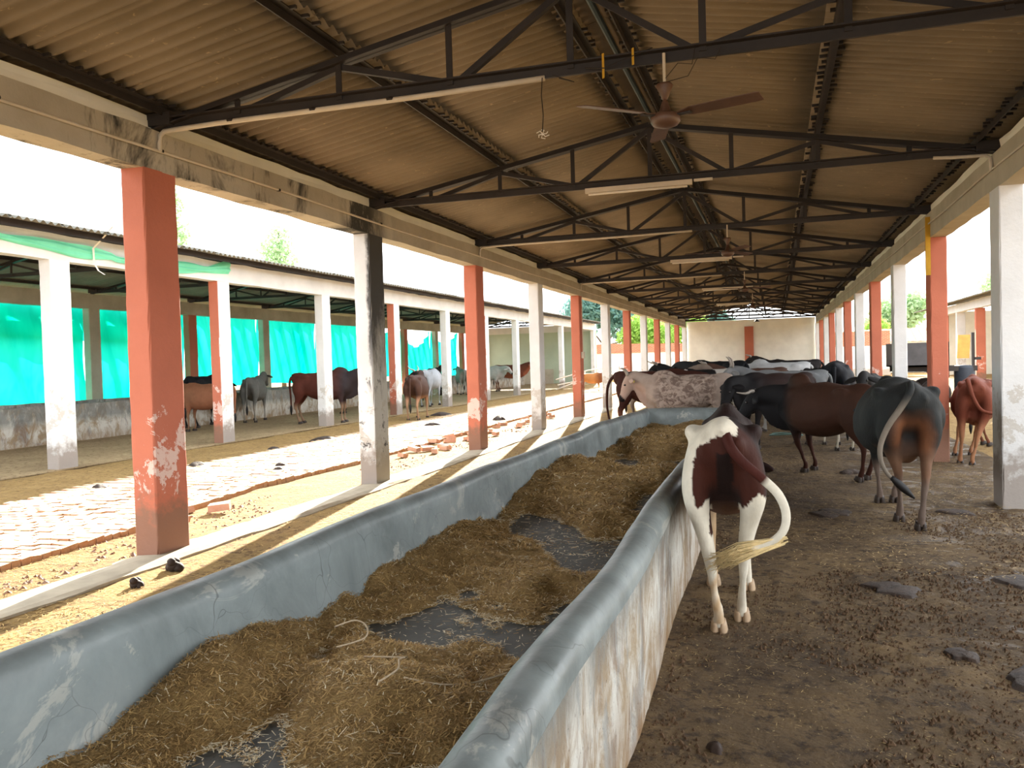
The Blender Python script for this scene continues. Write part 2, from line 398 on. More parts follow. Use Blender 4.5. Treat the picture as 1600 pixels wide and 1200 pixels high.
mat_hair_brown = plain('brown_tail_hair', srgb(60, 34, 24), 0.55)
# ------------------------------------------------------------------ layout (metres)
XL, XR = -5.1675, 2.335          # inner faces of the two pillar rows
Y1, SP = 6.0347, 4.2304          # first pillar and spacing
HL, HR = 3.376, 3.337            # pillar heights
WX, WY = 0.244, 0.42
YEND = Y1 + 11 * SP + WY         # 52.99
XC = (XL + XR) / 2
def floor_z(x): return np.interp(x, [-5.0, 2.3], [-0.06, -0.147])
FZ = lambda x: float(floor_z(x))

# ------------------------------------------------------------------ ground and floors
def ground_z(X, Y):
    return np.interp(X, [-80, -20, -11.8, -11.2, -5.4, -5.0, 2.2, 3.2, 9, 80], [0.0, -0.02, -0.02, -0.035, -0.035, -0.16, -0.26, -0.17, -0.05, 0.0])
xs = np.array([-90, -50, -30, -20, -15, -11.8, -11.2, -9, -7, -5.9, -5.4, -5.0, -2, 1, 2.2, 3.2, 5, 9, 20, 50, 90.])
ys = np.array([-30, -12, -5, 0, 5, 10, 15, 20, 30, 40, 53, 60, 75, 100, 160.])
tag(link('ground', grid_mesh('ground', xs, ys, ground_z, mat_yard)), kind='structure')

def floor_relief(X, Y):
    r = 0.020 * (fbm(X * 2.2, Y * 2.2, 3) - 0.5) + 0.030 * np.clip(fbm(X * 6, Y * 6, 9, 5) - 0.52, 0, 1) * 1.6
    cow = np.clip(vnoise(X * 7, Y * 7, 31) - 0.70, 0, 1) * 0.05 * (vnoise(X * 0.8, Y * 0.8, 5) > 0.45)
    return r + cow
xs = np.concatenate([np.arange(-5.02, -4.4, 0.08), [-4, -3.2, -2.4, -1.4], np.arange(-0.95, 2.9, 0.03), [3.0, 3.3]])
ys = np.concatenate([[-8, -3, 0, 1.5], np.arange(2.4, 9, 0.035), np.arange(9, 18, 0.10), np.arange(18, 53, 0.5)])
tag(link('floor', grid_mesh('floor', xs, ys, lambda X, Y: floor_z(X) + floor_relief(X, Y) - 0.012, mat_mud)), kind='structure')
# straw-covered corridor between the kerb and the trough
xs = np.arange(-5.03, -2.5, 0.09); ys = np.concatenate([np.arange(1, 16, 0.09), np.arange(16, 53, 0.4)])
tag(link('floor', grid_mesh('corridor_floor', xs, ys, lambda X, Y: floor_z(X) + 0.02 * fbm(X * 4, Y * 4, 11) + 0.004, mat_litter)), kind='structure')
# yard strip between kerb and brick path
xs = np.arange(-7.1, -5.3, 0.07); ys = np.concatenate([np.arange(2.5, 22, 0.09), np.arange(22, 56, 0.5)])
tag(link('ground', grid_mesh('yard_strip', xs, ys, lambda X, Y: -0.03 + 0.03 * fbm(X * 3, Y * 3, 21), mat_yard)), kind='structure')
xs = np.arange(-11.4, -8.7, 0.1); ys = np.concatenate([np.arange(6, 26, 0.12), np.arange(26, 56, 0.5)])
tag(link('ground', grid_mesh('yard_strip_far', xs, ys, lambda X, Y: -0.03 + 0.04 * fbm(X * 2, Y * 2, 23), mat_yard)), kind='structure')
xs = np.array([-22, -19.5, -17, -15, -13, -11.7, -11.4]); ys = np.arange(5, 57, 1.0)
tag(link('floor', grid_mesh('neighbour_floor', xs, ys, lambda X, Y: 0.0 * X + 0.0, mat_shedfloor)), kind='structure')

# kerb sill between the left pillars
def kerb():
    mb = MB(); ys = np.concatenate([np.arange(1.0, 20, 0.22), np.arange(20, 53.2, 1.1)])
    rows = []
    for y in ys:
        j = lambda s: 0.022 * (float(fbm(y * 1.7, s, 41)) - 0.5) * 2
        rows.append([(-5.40 + j(1), y, -0.15), (-5.39 + j(2), y, -0.012 + j(3) * .5), (-5.20, y, 0.0 + j(4) * .3), (-5.03 + j(5), y, -0.006 + j(6) * .5), (-4.985 + j(7), y, -0.03 + j(8)), (-4.995 + j(9), y, -0.2)])
    vs = [p for r in rows for p in r]; n = 6; m = len(rows)
    fs = [(i * n + k, i * n + k + 1, (i + 1) * n + k + 1, (i + 1) * n + k) for i in range(m - 1) for k in range(n - 1)]
    mb.add(vs, fs); return mb
tag(kerb().build('kerb', mat_kerb), 'worn concrete kerb running under the left row of pillars', 'kerb', kind='thing')

# ------------------------------------------------------------------ pillars
def pillar_mesh(wx, wy, h, mats, seed, east=0, south=0, nz=26):
    # rounded rectangular shaft with chipped edges; local origin at the inner south corner's foot, built from x 0..wx, y 0..wy
    r = 0.016; ring = []
    for (cx, cy, a0) in ((wx - r, r, -90), (wx - r, wy - r, 0), (r, wy - r, 90), (r, r, 180)):
        for a in (0, 45, 90):
            t = math.radians(a0 + a); ring.append((cx + r * math.cos(t), cy + r * math.sin(t), a == 45))
    n = len(ring); rr = random.Random(seed); mb = MB(); vs = []
    for k in range(nz + 1):
        z = h * k / nz
        for i, (x, y, cor) in enumerate(ring):
            q = (rr.random() - 0.5) * 0.006
            dx, dy = x - wx / 2, y - wy / 2; L = math.hypot(dx, dy)
            if cor: q -= max(0, rr.random() - 0.72) * 0.05
            vs.append((x + dx / L * q, y + dy / L * q, z))
    fs = []; mi = []
    for k in range(nz):
        for i in range(n):
            fs.append((k * n + i, k * n + (i + 1) % n, (k + 1) * n + (i + 1) % n, (k + 1) * n + i))
    mb.add(vs, fs + [tuple(range(n - 1, -1, -1)), tuple(nz * n + i for i in range(n))])
    me = mb.mesh('pillar', mats)
    if len(mats) > 1:
        for p in me.polygons:
            if p.normal.x > 0.5: p.material_index = east
            elif p.normal.y < -0.5: p.material_index = south
    return me
def pillar(x, y, h, mats, label, group, seed, wx=WX, wy=WY, z=-0.012, **kw):
    o = link('pillar', pillar_mesh(wx, wy, h - z, mats, seed, **kw), None, (x, y, z))
    return tag(o, label, 'pillar', group, 'thing')
LN = {1: 'orange concrete pillar with peeling paint, nearest in the left row', 2: 'white concrete pillar streaked with black mould in the left row'}
for i in range(1, 13):
    odd = i % 2 == 1; colr = 'orange' if odd else 'white'
    lab = LN.get(i) or (f'{colr} concrete pillar at the end wall in the left row' if i == 12 else f'{colr} concrete pillar, {ORD[i]} from the camera in the left row')
    m = mat_orange if odd else (mat_white_stain if i == 2 else mat_white)
    pillar(XL - WX, Y1 + (i - 1) * SP, HL, [m], lab, 'pillars of the left row', 100 + i)
for i in range(2, 13):
    odd = i % 2 == 1; colr = 'orange' if odd else 'white'
    lab = {2: 'white concrete pillar with a grimy foot, nearest in the right row', 3: 'orange concrete pillar beside the red brown cow in the right row', 12: 'white concrete pillar at the end wall in the right row'}.get(i) \
        or f'{colr} concrete pillar, {ORD[i - 1]} from the camera in the right row'
    pillar(XR, Y1 + (i - 1) * SP, HR, [mat_orange if odd else mat_white], lab, 'pillars of the right row', 200 + i, z=-0.2)

# beams on the pillar rows
def beam(x0, x1, y0, y1, z0, z1, mat, seed):
    mb = MB(); ys = np.arange(y0, y1 + .01, 0.45); rr = random.Random(seed); vs = []
    for y in ys:
        q = lambda a=0.008: (rr.random() - 0.5) * 2 * a
        vs += [(x0 + q(), y, z0 + q()), (x1 + q(), y, z0 + q()), (x1 + q(), y, (z0 + z1) / 2 + q()), (x1 + q(), y, z1 + q(.012)), (x0 + q(), y, z1 + q())]
    n = 5; m = len(ys)
    fs = [(i * n + k, i * n + (k + 1) % n, (i + 1) * n + (k + 1) % n, (i + 1) * n + k) for i in range(m - 1) for k in range(n)]
    mb.add(vs, fs + [tuple(range(n - 1, -1, -1)), tuple((m - 1) * n + k for k in range(n))]); return mb
tag(beam(XL - WX, XL, 1.0, YEND, HL, 3.725, mat_beam, 1).build('concrete_beam', mat_beam), 'grey stained concrete beam on top of the left pillars', 'beam', kind='thing')
tag(beam(XR + WX, XR, 1.0, YEND, HR, 3.725, mat_beam, 2).build('concrete_beam', mat_beam), 'grey concrete beam on top of the right pillars', 'beam', kind='thing')

# ------------------------------------------------------------------ roof of corrugated sheets on purlins
SLOPE = 0.1826
def chord_z(x, xc=XC): return 4.50 - SLOPE * abs(x - xc)     # top of the upper chord
PITCH_C, NCOR = 0.15, 7
def sheet_mesh(name, length, mat):
    # runs along +x from 0 to length, corrugated across y (0..1.05), with thickness
    seg = 8; n = NCOR * seg + 1; w = PITCH_C * NCOR; t = 0.007
    prof = [(w * k / (n - 1), 0.024 * math.cos(2 * math.pi * NCOR * k / (n - 1))) for k in range(n)]
    mb = MB(); vs = [(x, y, z + dz) for x in (0, length) for dz in (0, t) for y, z in prof]
    q = lambda e, l, k: (e * 2 + l) * n + k; fs = []
    for k in range(n - 1):
        fs += [(q(0, 0, k), q(0, 0, k + 1), q(1, 0, k + 1), q(1, 0, k)), (q(0, 1, k), q(1, 1, k), q(1, 1, k + 1), q(0, 1, k + 1)),
               (q(0, 0, k), q(0, 1, k), q(0, 1, k + 1), q(0, 0, k + 1)), (q(1, 0, k), q(1, 0, k + 1), q(1, 1, k + 1), q(1, 1, k))]
    for k in (0, n - 1): fs.append((q(0, 0, k), q(1, 0, k), q(1, 1, k), q(0, 1, k)))
    mb.add(vs, fs); return mb.mesh(name, mat, True)
def roof(xc, zoff, y0, y1, mat, root, half=4.42, stop=0.17):
    ang = math.atan(SLOPE); cs = math.cos(ang); mid = 1.95
    lower = sheet_mesh('roof_sheet', (half - mid + 0.10) / cs, mat); upper = sheet_mesh('roof_sheet', (mid + 0.06 - stop) / cs, mat)
    w = PITCH_C * NCOR - 0.075; k = 0; y = y0
    while y < y1 - 0.3:
        for sgn in (-1, 1):
            for me, d0, lift in ((lower, half, 0.0), (upper, mid + 0.06, 0.05)):
                o = bpy.data.objects.new('roof_sheet', me); C.objects.link(o); o.parent = root
                z = 4.50 - SLOPE * d0 + 0.10 + zoff + lift + (0.008 if k % 2 else 0) + random.uniform(-.003, .003)
                # sheets rise from the eave to the ridge
                if sgn < 0: o.location = (xc - d0, y, z); o.rotation_euler = (0, -ang, 0)
                else: o.location = (xc + d0, y + PITCH_C * NCOR, z); o.rotation_euler = (0, -ang, math.pi)
        y += w; k += 1
roof_root = empty('roof', (0, 0, 0), kind='structure')
roof(XC, 0.0, -6.0, YEND + 0.1, mat_roof, roof_root)
# ridge caps
def cap_mesh(mat, L=1.3):
    mb = MB(); prof = [(-0.36, -0.075), (-0.2, -0.03), (-0.07, 0.0), (0, 0.03), (0.07, 0.0), (0.2, -0.03), (0.36, -0.075)]
    n = len(prof); vs = [(x, y, z + dz) for y in (0, L) for dz in (0, .012) for x, z in prof]
    q = lambda e, l, k: (e * 2 + l) * n + k; fs = []
    for k in range(n - 1):
        fs += [(q(0, 0, k), q(0, 0, k + 1), q(1, 0, k + 1), q(1, 0, k)), (q(0, 1, k), q(1, 1, k), q(1, 1, k + 1), q(0, 1, k + 1)), (q(0, 0, k), q(0, 1, k), q(0, 1, k + 1), q(0, 0, k + 1)), (q(1, 0, k), q(1, 0, k + 1), q(1, 1, k + 1), q(1, 1, k))]
    mb.add(vs, fs); return mb.mesh('ridge_cap', mat)
cm = cap_mesh(mat_ridge); y = -6.0
while y < YEND - 0.6:
    link('ridge_cap', cm, roof_root, (XC, y, 4.665 + random.uniform(0, .012))); y += 1.24

# purlins
def purlin(x, z, y0, y1, label, size=0.075, hooks=True, name='purlin', zo=0.0):
    t = empty(name, (x, y0, z), label, 'purlin', 'purlins under the roof')
    mb = MB(); mb.angle((0, 0, 0), (0, y1 - y0, 0), (1, 0, 0), size, 0.012); mb.build('angle_bar', mat_steel, t)
    if hooks:
        mb = MB(); yy = 0.2
        while yy < y1 - y0:
            for s in (-1, 1):
                if random.random() < 0.8:
                    a = 0.015 + random.random() * 0.02
                    mb.obox((s * (size / 2 + a), yy + random.uniform(-.03, .03), 0.03), (a, 0, 0), (0, 0.012, 0), (0, 0, 0.012))
            yy += PITCH_C
        tag(mb.build('roofing_hooks', mat_steel, t), kind='stuff')
    return t
for x, lab in ((XL + 0.14, 'black steel purlin along the left eave'), (XC - 1.93, 'black steel purlin halfway up the left slope'), (XC - 0.2, 'black steel purlin on the left side of the ridge'),
               (XC + 0.2, 'black steel purlin on the right side of the ridge'), (XC + 1.95, 'black steel purlin halfway up the right slope'), (XR - 0.14, 'black steel purlin along the right eave')):
    purlin(x, chord_z(x) + 0.036, -6, YEND, lab)
mb = MB(); mb.tube([(XC, -6, 4.60), (XC, YEND, 4.60)], 0.03, 8)
tag(mb.build('ridge_bar', mat_bluepipe), 'blue grey bar running under the ridge of the roof', 'bar', kind='thing')
# plaster fillet between beam and roof sheets
tag(beam(XL - WX + .02, XL - 0.05, 1.0, YEND, 3.738, 3.86, mat_plaster, 3).build('eave_fillet', mat_plaster), 'cream plaster strip between the left beam and the roof', 'plaster', kind='thing')
tag(beam(XR + WX - .02, XR + 0.05, 1.0, YEND, 3.738, 3.86, mat_plaster, 4).build('eave_fillet', mat_plaster), 'cream plaster strip between the right beam and the roof', 'plaster', kind='thing')

# ------------------------------------------------------------------ trusses
def make_truss(name, label, loc, group):
    t = empty(name, loc, label, 'truss', group)          # origin: centre of the tie, top of the beams
    hw = (XR - XL) / 2 + 0.12; zt = 0.055
    top = lambda x: 0.73 - SLOPE * abs(x)
    mb = MB(); mb.angle((-hw, -0.03, zt), (hw, -0.03, zt), (0, -1, 0), 0.085, 0.012); mb.angle((-hw, 0.03, zt), (hw, 0.03, zt), (0, 1, 0), 0.085, 0.012, -1)
    mb.build('bottom_chord', mat_steel, t)
    for s in (-1, 1):
        mb = MB()
        for e in (-1, 1): mb.angle((s * hw, e * .025, top(hw)), (0, e * .025, top(0)), (0, e, 0), 0.072, 0.012, -e * s)
        mb.build('top_chord', mat_steel, t)
        mb = MB(); mb.obox((s * (hw - 0.14), 0, 0.085), (0.16, 0, 0), (0, 0.07, 0), (0, 0, 0.055)); mb.build('end_plate', mat_steel, t)
    px = [s * 0.97 * k for k in (1, 2, 3) for s in (-1, 1)] + [0]
    for x in px:
        mb = MB(); mb.angle((x, 0, zt), (x, 0, top(x) - 0.03), (1, 0, 0), 0.052, 0.01); mb.build('post', mat_steel, t)
    for s in (-1, 1):
        for a, b in (((2.91, 0), (1.94, 1)), ((1.94, 1), (0.97, 0)), ((0.97, 0), (0, 1))):
            dx = 0.06
            p = [Vector((s * (q - (dx if q == a[0] and e == 0 else 0)), 0.012, zt + 0.02 if e == 0 else top(q) - 0.05)) for q, e in (a, b)]
            mb = MB(); mb.angle(p[0], p[1], (0, 1, 0), 0.05, 0.01); mb.build('diagonal', mat_steel, t)
    return t
proto = None; trusses = []
for i in range(1, 13):
    y = Y1 + (i - 1) * SP + WY / 2
    lab = f'black steel roof truss, {ORD[i]} from the camera under the brown roof'
    if proto is None: proto = make_truss('roof_truss', lab, (XC, y, 3.725), 'trusses of the main shed'); trusses.append(proto)
    else: trusses.append(copy_tree(proto, (XC, y, 3.725), lab))
ty = lambda i: Y1 + (i - 1) * SP + WY / 2

# conduits, tube lights and fans hung from the trusses
def conduit(pts, r, label, clips=()):
    t = empty('conduit_pipe', pts[0], label, 'pipe', 'white conduit pipes'); o = Vector(pts[0])
    mb = MB(); mb.tube([Vector(p) - o for p in pts], r, 8); mb.build('pipe', mat_pipe, t, True)
    for c in clips:
        mb = MB(); c = Vector(c) - o; mb.lathe([(r * 1.5, -.012), (r * 1.7, 0), (r * 1.5, .012)], tuple(c), 8); mb.build('clip', mat_wire, t)
    return t
def drop(x0, y, s):  # bend from the tie down on to the beam face
    return [(x0 + 0.22 * s, y, 3.715), (x0 + 0.08 * s, y, 3.712), (x0 + 0.035 * s, y, 3.68), (x0 + 0.028 * s, y, 3.62), (x0 + 0.026 * s, y, 3.54)]
yb = ty(1) - 0.02
conduit([(-1.62, yb, 3.735)] + [(XL + q, yb, 3.722) for q in (2.5, 1.5, 0.6)] + drop(XL, yb, 1), 0.022, 'white conduit under the left half of the nearest truss', [(-4.4, yb, 3.73), (-3.6, yb, 3.73), (-2.9, yb, 3.73)])
conduit([(XR - 0.6, ty(2) - .02, 3.735), (XR - 0.4, ty(2) - .02, 3.72)] + drop(XR, ty(2) - .02, -1), 0.02, 'short white conduit at the right end of the second truss')
conduit([(-1.3, ty(3) - .02, 3.735)] + [(XL + q, ty(3) - .02, 3.722) for q in (2.5, 0.6)] + drop(XL, ty(3) - .02, 1), 0.02, 'white conduit under the left half of the third truss')
conduit([(-1.3, ty(5) - .02, 3.735)] + [(XL + q, ty(5) - .02, 3.722) for q in (2.5, 0.6)] + drop(XL, ty(5) - .02, 1), 0.02, 'white conduit under the left half of the fifth truss')
mb = MB(); x = XL + 0.022
conduit([(x, y, 3.545 + 0.008 * math.sin(y)) for y in np.arange(1.2, YEND - 1, 1.0)], 0.014, 'long white conduit fixed along the left beam', [(x, y, 3.55) for y in (4.6, 6.25, 8.1, 10.6)])
conduit([(XR - 0.02, y, 3.545 + 0.01 * math.sin(y * 1.3)) for y in np.arange(1.2, YEND - 1, 1.0)], 0.011, 'long thin conduit fixed along the right beam')

tl_proto = None
for i, x0, lab in ((2, -1.57, 'white tube light under the second truss'), (4, -1.5, 'white tube light under the fourth truss'), (6, -1.5, 'white tube light under the sixth truss'), (8, -1.6, 'white tube light under the eighth truss')):
    if tl_proto is None:
        t = tl_proto = empty('tube_light', (x0, ty(i) - .03, 3.71), lab, 'lamp', 'tube lights hung on the trusses')
        mb = MB(); mb.box(-0.66, 0.66, -0.025, 0.025, -0.03, 0.03); mb.build('batten', mat_pipe, t)
        mb = MB(); mb.tube([(-0.62, 0, -0.045), (0.6, 0, -0.045)], 0.016, 8); mb.build('tube', mat_tube, t, True)
        mb = MB(); mb.box(0.68, 0.9, -0.015, 0.015, 0.0, 0.03); mb.build('cable_cover', mat_pipe, t)
    else: copy_tree(tl_proto, (x0, ty(i) - .03, 3.71), lab)

def make_fan(loc, label, rz):
    t = empty('ceiling_fan', loc, label, 'fan', 'ceiling fans on the trusses', rz=rz)   # origin at the hub
    mb = MB(); mb.tube([(0, 0, 0.16), (0, 0, 0.47)], 0.011, 8); mb.build('down_rod', mat_pipe, t)
    mb = MB(); mb.lathe([(0.012, 0.13), (0.02, 0.14), (0.062, 0.235), (0.055, 0.25), (0.012, 0.255)], n=16); mb.build('canopy_cup', mat_fan, t, True)
    mb = MB(); mb.lathe([(0.014, 0.135), (0.022, 0.12), (0.045, 0.05), (0.055, 0.045), (0.06, 0.03)], n=16); mb.build('motor_cover', mat_fan, t, True)
    mb = MB(); mb.lathe([(0.03, 0.04), (0.085, 0.035), (0.105, 0.02), (0.108, -0.02), (0.09, -0.045), (0.05, -0.06), (0.01, -0.065)], n=24); mb.build('motor', mat_fan, t, True)
    for k in range(3):
        a = k * 2 * math.pi / 3; mb = MB(); rows = []
        for (r, w) in ((0.10, 0.03), (0.17, 0.035), (0.2, 0.055), (0.45, 0.062), (0.68, 0.062), (0.705, 0.05)):
            for s, dz in ((-1, 0.012), (1, -0.012)):
                for tz in (0, 0.006): rows.append((r, s * w, dz * (1 if r > .15 else 0) + tz + 0.02))
        vs = [(x * math.cos(a) - y * math.sin(a), x * math.sin(a) + y * math.cos(a), z) for x, y, z in rows]; fs = []
        for i in range(5):
            o, p = i * 4, i * 4 + 4; fs += [(o, o + 2, p + 2, p), (o + 1, p + 1, p + 3, o + 3), (o, p, p + 1, o + 1), (o + 2, o + 3, p + 3, p + 2)]
        mb.add(vs, fs + [(0, 1, 3, 2), (20, 22, 23, 21)]); bl = mb.build('blade', mat_fan, t)
        mb = MB(); mb.obox((0.15 * math.cos(a), 0.15 * math.sin(a), 0.012), (0.05 * math.cos(a), 0.05 * math.sin(a), 0), (-0.02 * math.sin(a), 0.02 * math.cos(a), 0), (0, 0, 0.005)); mb.build('blade_bracket', mat_steel, bl)
    return t
fan = make_fan((-0.72, ty(1) - .05, 3.32), 'brown three bladed ceiling fan under the nearest truss', math.radians(-18))
for i, lab in ((3, 'brown ceiling fan under the third truss'), (5, 'brown ceiling fan under the fifth truss'), (7, 'brown ceiling fan under the seventh truss')):
    f = copy_tree(fan, (-0.72, ty(i) - .05, 3.32), lab); f.rotation_euler = (0, 0, math.radians(20 * i))
# loose wiring on the nearest truss
y = ty(1) - .05
t = empty('loose_wiring', (-1.5, y, 3.72), 'loose dark wires hanging from the nearest truss by its white conduit', 'wire')
def wire(pts, r=0.004): mb = MB(); mb.tube([Vector(p) - Vector((-1.5, y, 3.72)) for p in pts], r, 5); return mb.build('wire', mat_wire, t)
wire([(-1.63, y, 3.73), (-1.64, y, 3.6), (-1.63, y, 3.45), (-1.64, y, 3.33)])
wire([(-1.55, y, 3.74), (-1.45, y - .02, 3.69), (-1.38, y - .03, 3.66), (-1.5, y, 3.71)])
wire([(-1.3, y, 3.76), (-1.15, y - .03, 3.73), (-0.98, y - .03, 3.78), (-0.8, y, 3.84)])
wire([(-0.72, y, 3.6), (-0.62, y - .02, 3.7), (-0.52, y - .02, 3.68), (-0.5, y, 3.8)], 0.003)
wire([(-0.72, y, 3.58), (-0.55, y - .02, 3.6), (-0.48, y - .02, 3.72), (-0.36, y, 3.7), (-0.32, y, 3.78)], 0.003)
mb = MB()
for k in range(6):
    a = k * 1.1; o = Vector((-0.14, 0, -0.41)); mb.tube([o, o + Vector((0.03 * math.cos(a), 0, 0.03 * math.sin(a))), o + Vector((0.05 * math.cos(a + .7), .01, 0.035 * math.sin(a + .5)))], 0.004, 5)
mb.build('frayed_end', mat_tube, t)
for x, dz, L in ((-1.16, 0.0, 0.09), (-0.94, 0.04, 0.06)):
    mb = MB(); mb.obox((x, y - .02, 3.75 + dz), (0.008, 0, 0.002), (0, 0.004, 0), (0.0, 0, L))
    tag(mb.build('plastic_tie', mat_yellow), 'yellow plastic strip tied round the nearest truss, ' + ('longer one' if L > .08 else 'shorter one by the fan'), 'strip')
mb = MB(); mb.obox((XR - 0.03, ty(3) - 0.25, 3.2), (0.035, 0, 0), (0, 0.012, 0), (0, 0, 0.45)); 
tag(mb.build('hanging_strip', mat_yellow), 'yellow cloth strip hanging in front of the nearest orange right pillar', 'strip')

# ------------------------------------------------------------------ end wall
wb = empty('wall_back', (XC, YEND + 0.1, 0), kind='structure')
mb = MB(); mb.box(XL - XC, XR - XC, 0, 0.25, -0.2, 3.3); mb.build('wall_panel', mat_plaster, wb)
mb = MB(); mb.box(XL - XC, XR - XC, -0.04, 0.27, 3.3, 3.72); mb.build('tie_beam', mat_plaster, wb)
mb = MB(); mb.box(-1.72 - XC, -1.2 - XC, -0.12, 0.01, -0.2, 3.3); mb.build('pilaster', mat_orange, wb)
t = empty('hanging_lamp', (-0.98, ty(12) - .03, 3.70), 'small dark lamp hanging in the open gable', 'lamp')
mb = MB(); mb.tube([(0, 0, 0.1), (0, 0, -0.02)], 0.012, 6); mb.build('cord', mat_wire, t)
mb = MB(); mb.lathe([(0.02, 0.02), (0.05, -0.02), (0.16, -0.12), (0.17, -0.14), (0.02, -0.13)], n=12); mb.build('lamp_shade', mat_steel, t)

# ------------------------------------------------------------------ feed trough
xcR = lambda y: float(np.interp(y, [0, 2, 9, 15.2], [-0.69, -0.70, -0.77, -0.80])) + 0.012 * math.sin(y * 1.9)
xcL = lambda y: float(np.interp(y, [0, 9, 13, 15.2], [-2.45, -2.42, -2.36, -2.25])) + 0.018 * math.sin(y * 1.3 + 1)
ztop = lambda y, s: 0.70 + 0.012 * math.sin(y * 1.1 + s) + 0.008 * math.sin(y * 2.7 + s)
trough = empty('feed_trough', (-1.6, 7.5, -0.15), 'long grey cement feed trough running down the shed', 'trough')
def wall_profile(side):  # (dx towards outside, z)
    arc = [(0.088 * math.cos(math.radians(a)), 0.60 + 0.088 * math.sin(math.radians(a))) for a in range(10, 171, 20)]
    return [(0.085, -0.2), (0.088, 0.15), (0.086, 0.45), (0.09, 0.58)] + arc + [(-0.09, 0.55), (-0.10, 0.45), (-0.125, 0.33), (-0.19, 0.2)]
def trough_wall(xc, sgn, name, seed, mats):
    pr = wall_profile(1); ys = np.concatenate([np.arange(0.4, 15.0, 0.16), [15.12]]); mb = MB(); vs = []
    for y in ys:
        for k, (dx, z) in enumerate(pr):
            w = 0.012 * (float(fbm(y * 1.6, k * 0.35, seed)) - 0.5) * 2
            zz = z + (ztop(y, seed) - 0.70) * min(1, max(0, (z - .2) / .4))
            vs.append((xc(y) + sgn * (dx + w) + 1.6, y - 7.5, zz + 0.15))
    n = len(pr); m = len(ys); fs = []; mi = []
    for i in range(m - 1):
        for k in range(n - 1):
            f = (i * n + k, (i + 1) * n + k, (i + 1) * n + k + 1, i * n + k + 1); fs.append(f if sgn > 0 else f[::-1]); mi.append(1 if k < 3 else 0)
    o = len(mb.v); mb.v = vs; mb.f = fs; mb.m = mi
    for e in (0, m - 1): mb.add([vs[e * n + k] for k in range(n)], [tuple(range(n))], 1)
    return mb.build(name, mats, trough, True)
trough_wall(xcR, 1, 'side_wall', 51, [mat_cement, mat_limewash])
trough_wall(xcL, -1, 'side_wall', 52, [mat_cement, mat_limewash])
pr = wall_profile(1); mb = MB(); vs = []; xs_ = np.arange(-2.25, -0.74, 0.15)
for x in xs_:
    for k, (dx, z) in enumerate(pr): vs.append((x + 1.6, 15.12 + dx - 7.5 + 0.01 * math.sin(x * 5), z + 0.15 + 0.008 * math.sin(x * 3)))
n = len(pr); mb.add(vs, [(i * n + k, i * n + k + 1, (i + 1) * n + k + 1, (i + 1) * n + k) for i in range(len(xs_) - 1) for k in range(n - 1)]); mb.build('end_wall', mat_cement, trough, True)
mb = MB(); mb.box(-0.75, 0.8, -7.0, 7.6, 0.1, 0.42); mb.build('trough_floor', mat_trough_floor, trough)

# chopped straw lying in the trough
def feed_h(X, Y):
    m = fbm(X * 1.5 + 0.45 * Y, Y * 1.05, 61, 4); e = fbm(X * 6, Y * 6, 63, 4)
    bank = np.clip((-1.75 - X) / 0.5, 0, 1) * 0.065 * (0.55 + 0.9 * vnoise(Y * 0.9, X * 0, 65))
    bare = np.clip((X + 1.35) / 0.5, 0, 1) * 0.075 * np.clip((9.5 - Y) / 4, 0, 1)
    far = np.clip((Y - 7) / 5, 0, 1) * 0.075
    return 0.245 + (m - 0.40) * 0.46 + (e - 0.5) * 0.055 + bank - bare + far
fxs = np.arange(-2.40, -0.62, 0.03); fys = np.concatenate([np.arange(0.6, 8, 0.03), np.arange(8, 15.08, 0.06)])
fx0 = np.array([xcL(y) for y in fys]); fx1 = np.array([xcR(y) for y in fys])
def feed_z(X, Y):
    z = feed_h(X, Y); lo = np.interp(Y, fys, fx0); hi = np.interp(Y, fys, fx1)
    return np.where((X < lo + 0.02) | (X > hi - 0.02), 0.1, z)
feed_root = empty('straw_feed', (0, 0, 0), 'brown chopped straw heaped in the grey feed trough', 'straw', kind='stuff')
hm = grid_mesh('straw_heap', fxs, fys, feed_z, mat_feed)
for v in hm.vertices: v.co.x = min(max(v.co.x, xcL(v.co.y) - 0.01), xcR(v.co.y) + 0.01)
tag(link('straw_heap', hm, feed_root), kind='stuff')
def strands(N, y0, y1, lmin, lmax, w, bare):
    y = y0 + (y1 - y0) * rng.random(N) ** 1.3; x = -2.33 + 1.5 * rng.random(N)
    x = np.clip(x, np.interp(y, fys, fx0) + 0.13, np.interp(y, fys, fx1) - 0.12)
    h = feed_h(x, y); keep = (h > 0.262) | (rng.random(N) < bare)
    x, y, h = x[keep], y[keep], np.maximum(h[keep], 0.272); n = len(x)
    a = rng.random(n) * 2 * np.pi; tilt = (rng.random(n) - 0.35) * 0.9 * (h > 0.28); L = lmin + (lmax - lmin) * rng.random(n) ** 2
    d = np.stack([np.cos(a) * np.cos(tilt), np.sin(a) * np.cos(tilt), np.sin(tilt)], 1) * (L / 2)[:, None]
    s = np.stack([-np.sin(a), np.cos(a), 0.5 * (rng.random(n) - .5)], 1) * (w * (0.6 + 0.8 * rng.random(n)))[:, None]
    c = np.stack([x, y, h + 0.006 + 0.012 * rng.random(n)], 1)
    v = np.stack([c - d - s, c - d + s, c + d + s * .5, c + d - s * .5], 1).reshape(-1, 3)
    t = rng.random(n)[:, None]; ca = np.array(srgb(128, 98, 58)[:3]); cb = np.array(srgb(206, 172, 114)[:3]); cc = np.array(srgb(226, 214, 184)[:3])
    col = ca * (1 - t) + cb * t; pale = (rng.random(n) < 0.07)[:, None] | (h < 0.275)[:, None] & (rng.random(n) < 0.6)[:, None]; col = np.where(pale, cc, col)
    return v, np.repeat(np.concatenate([col, np.ones((n, 1))], 1), 4, 0)
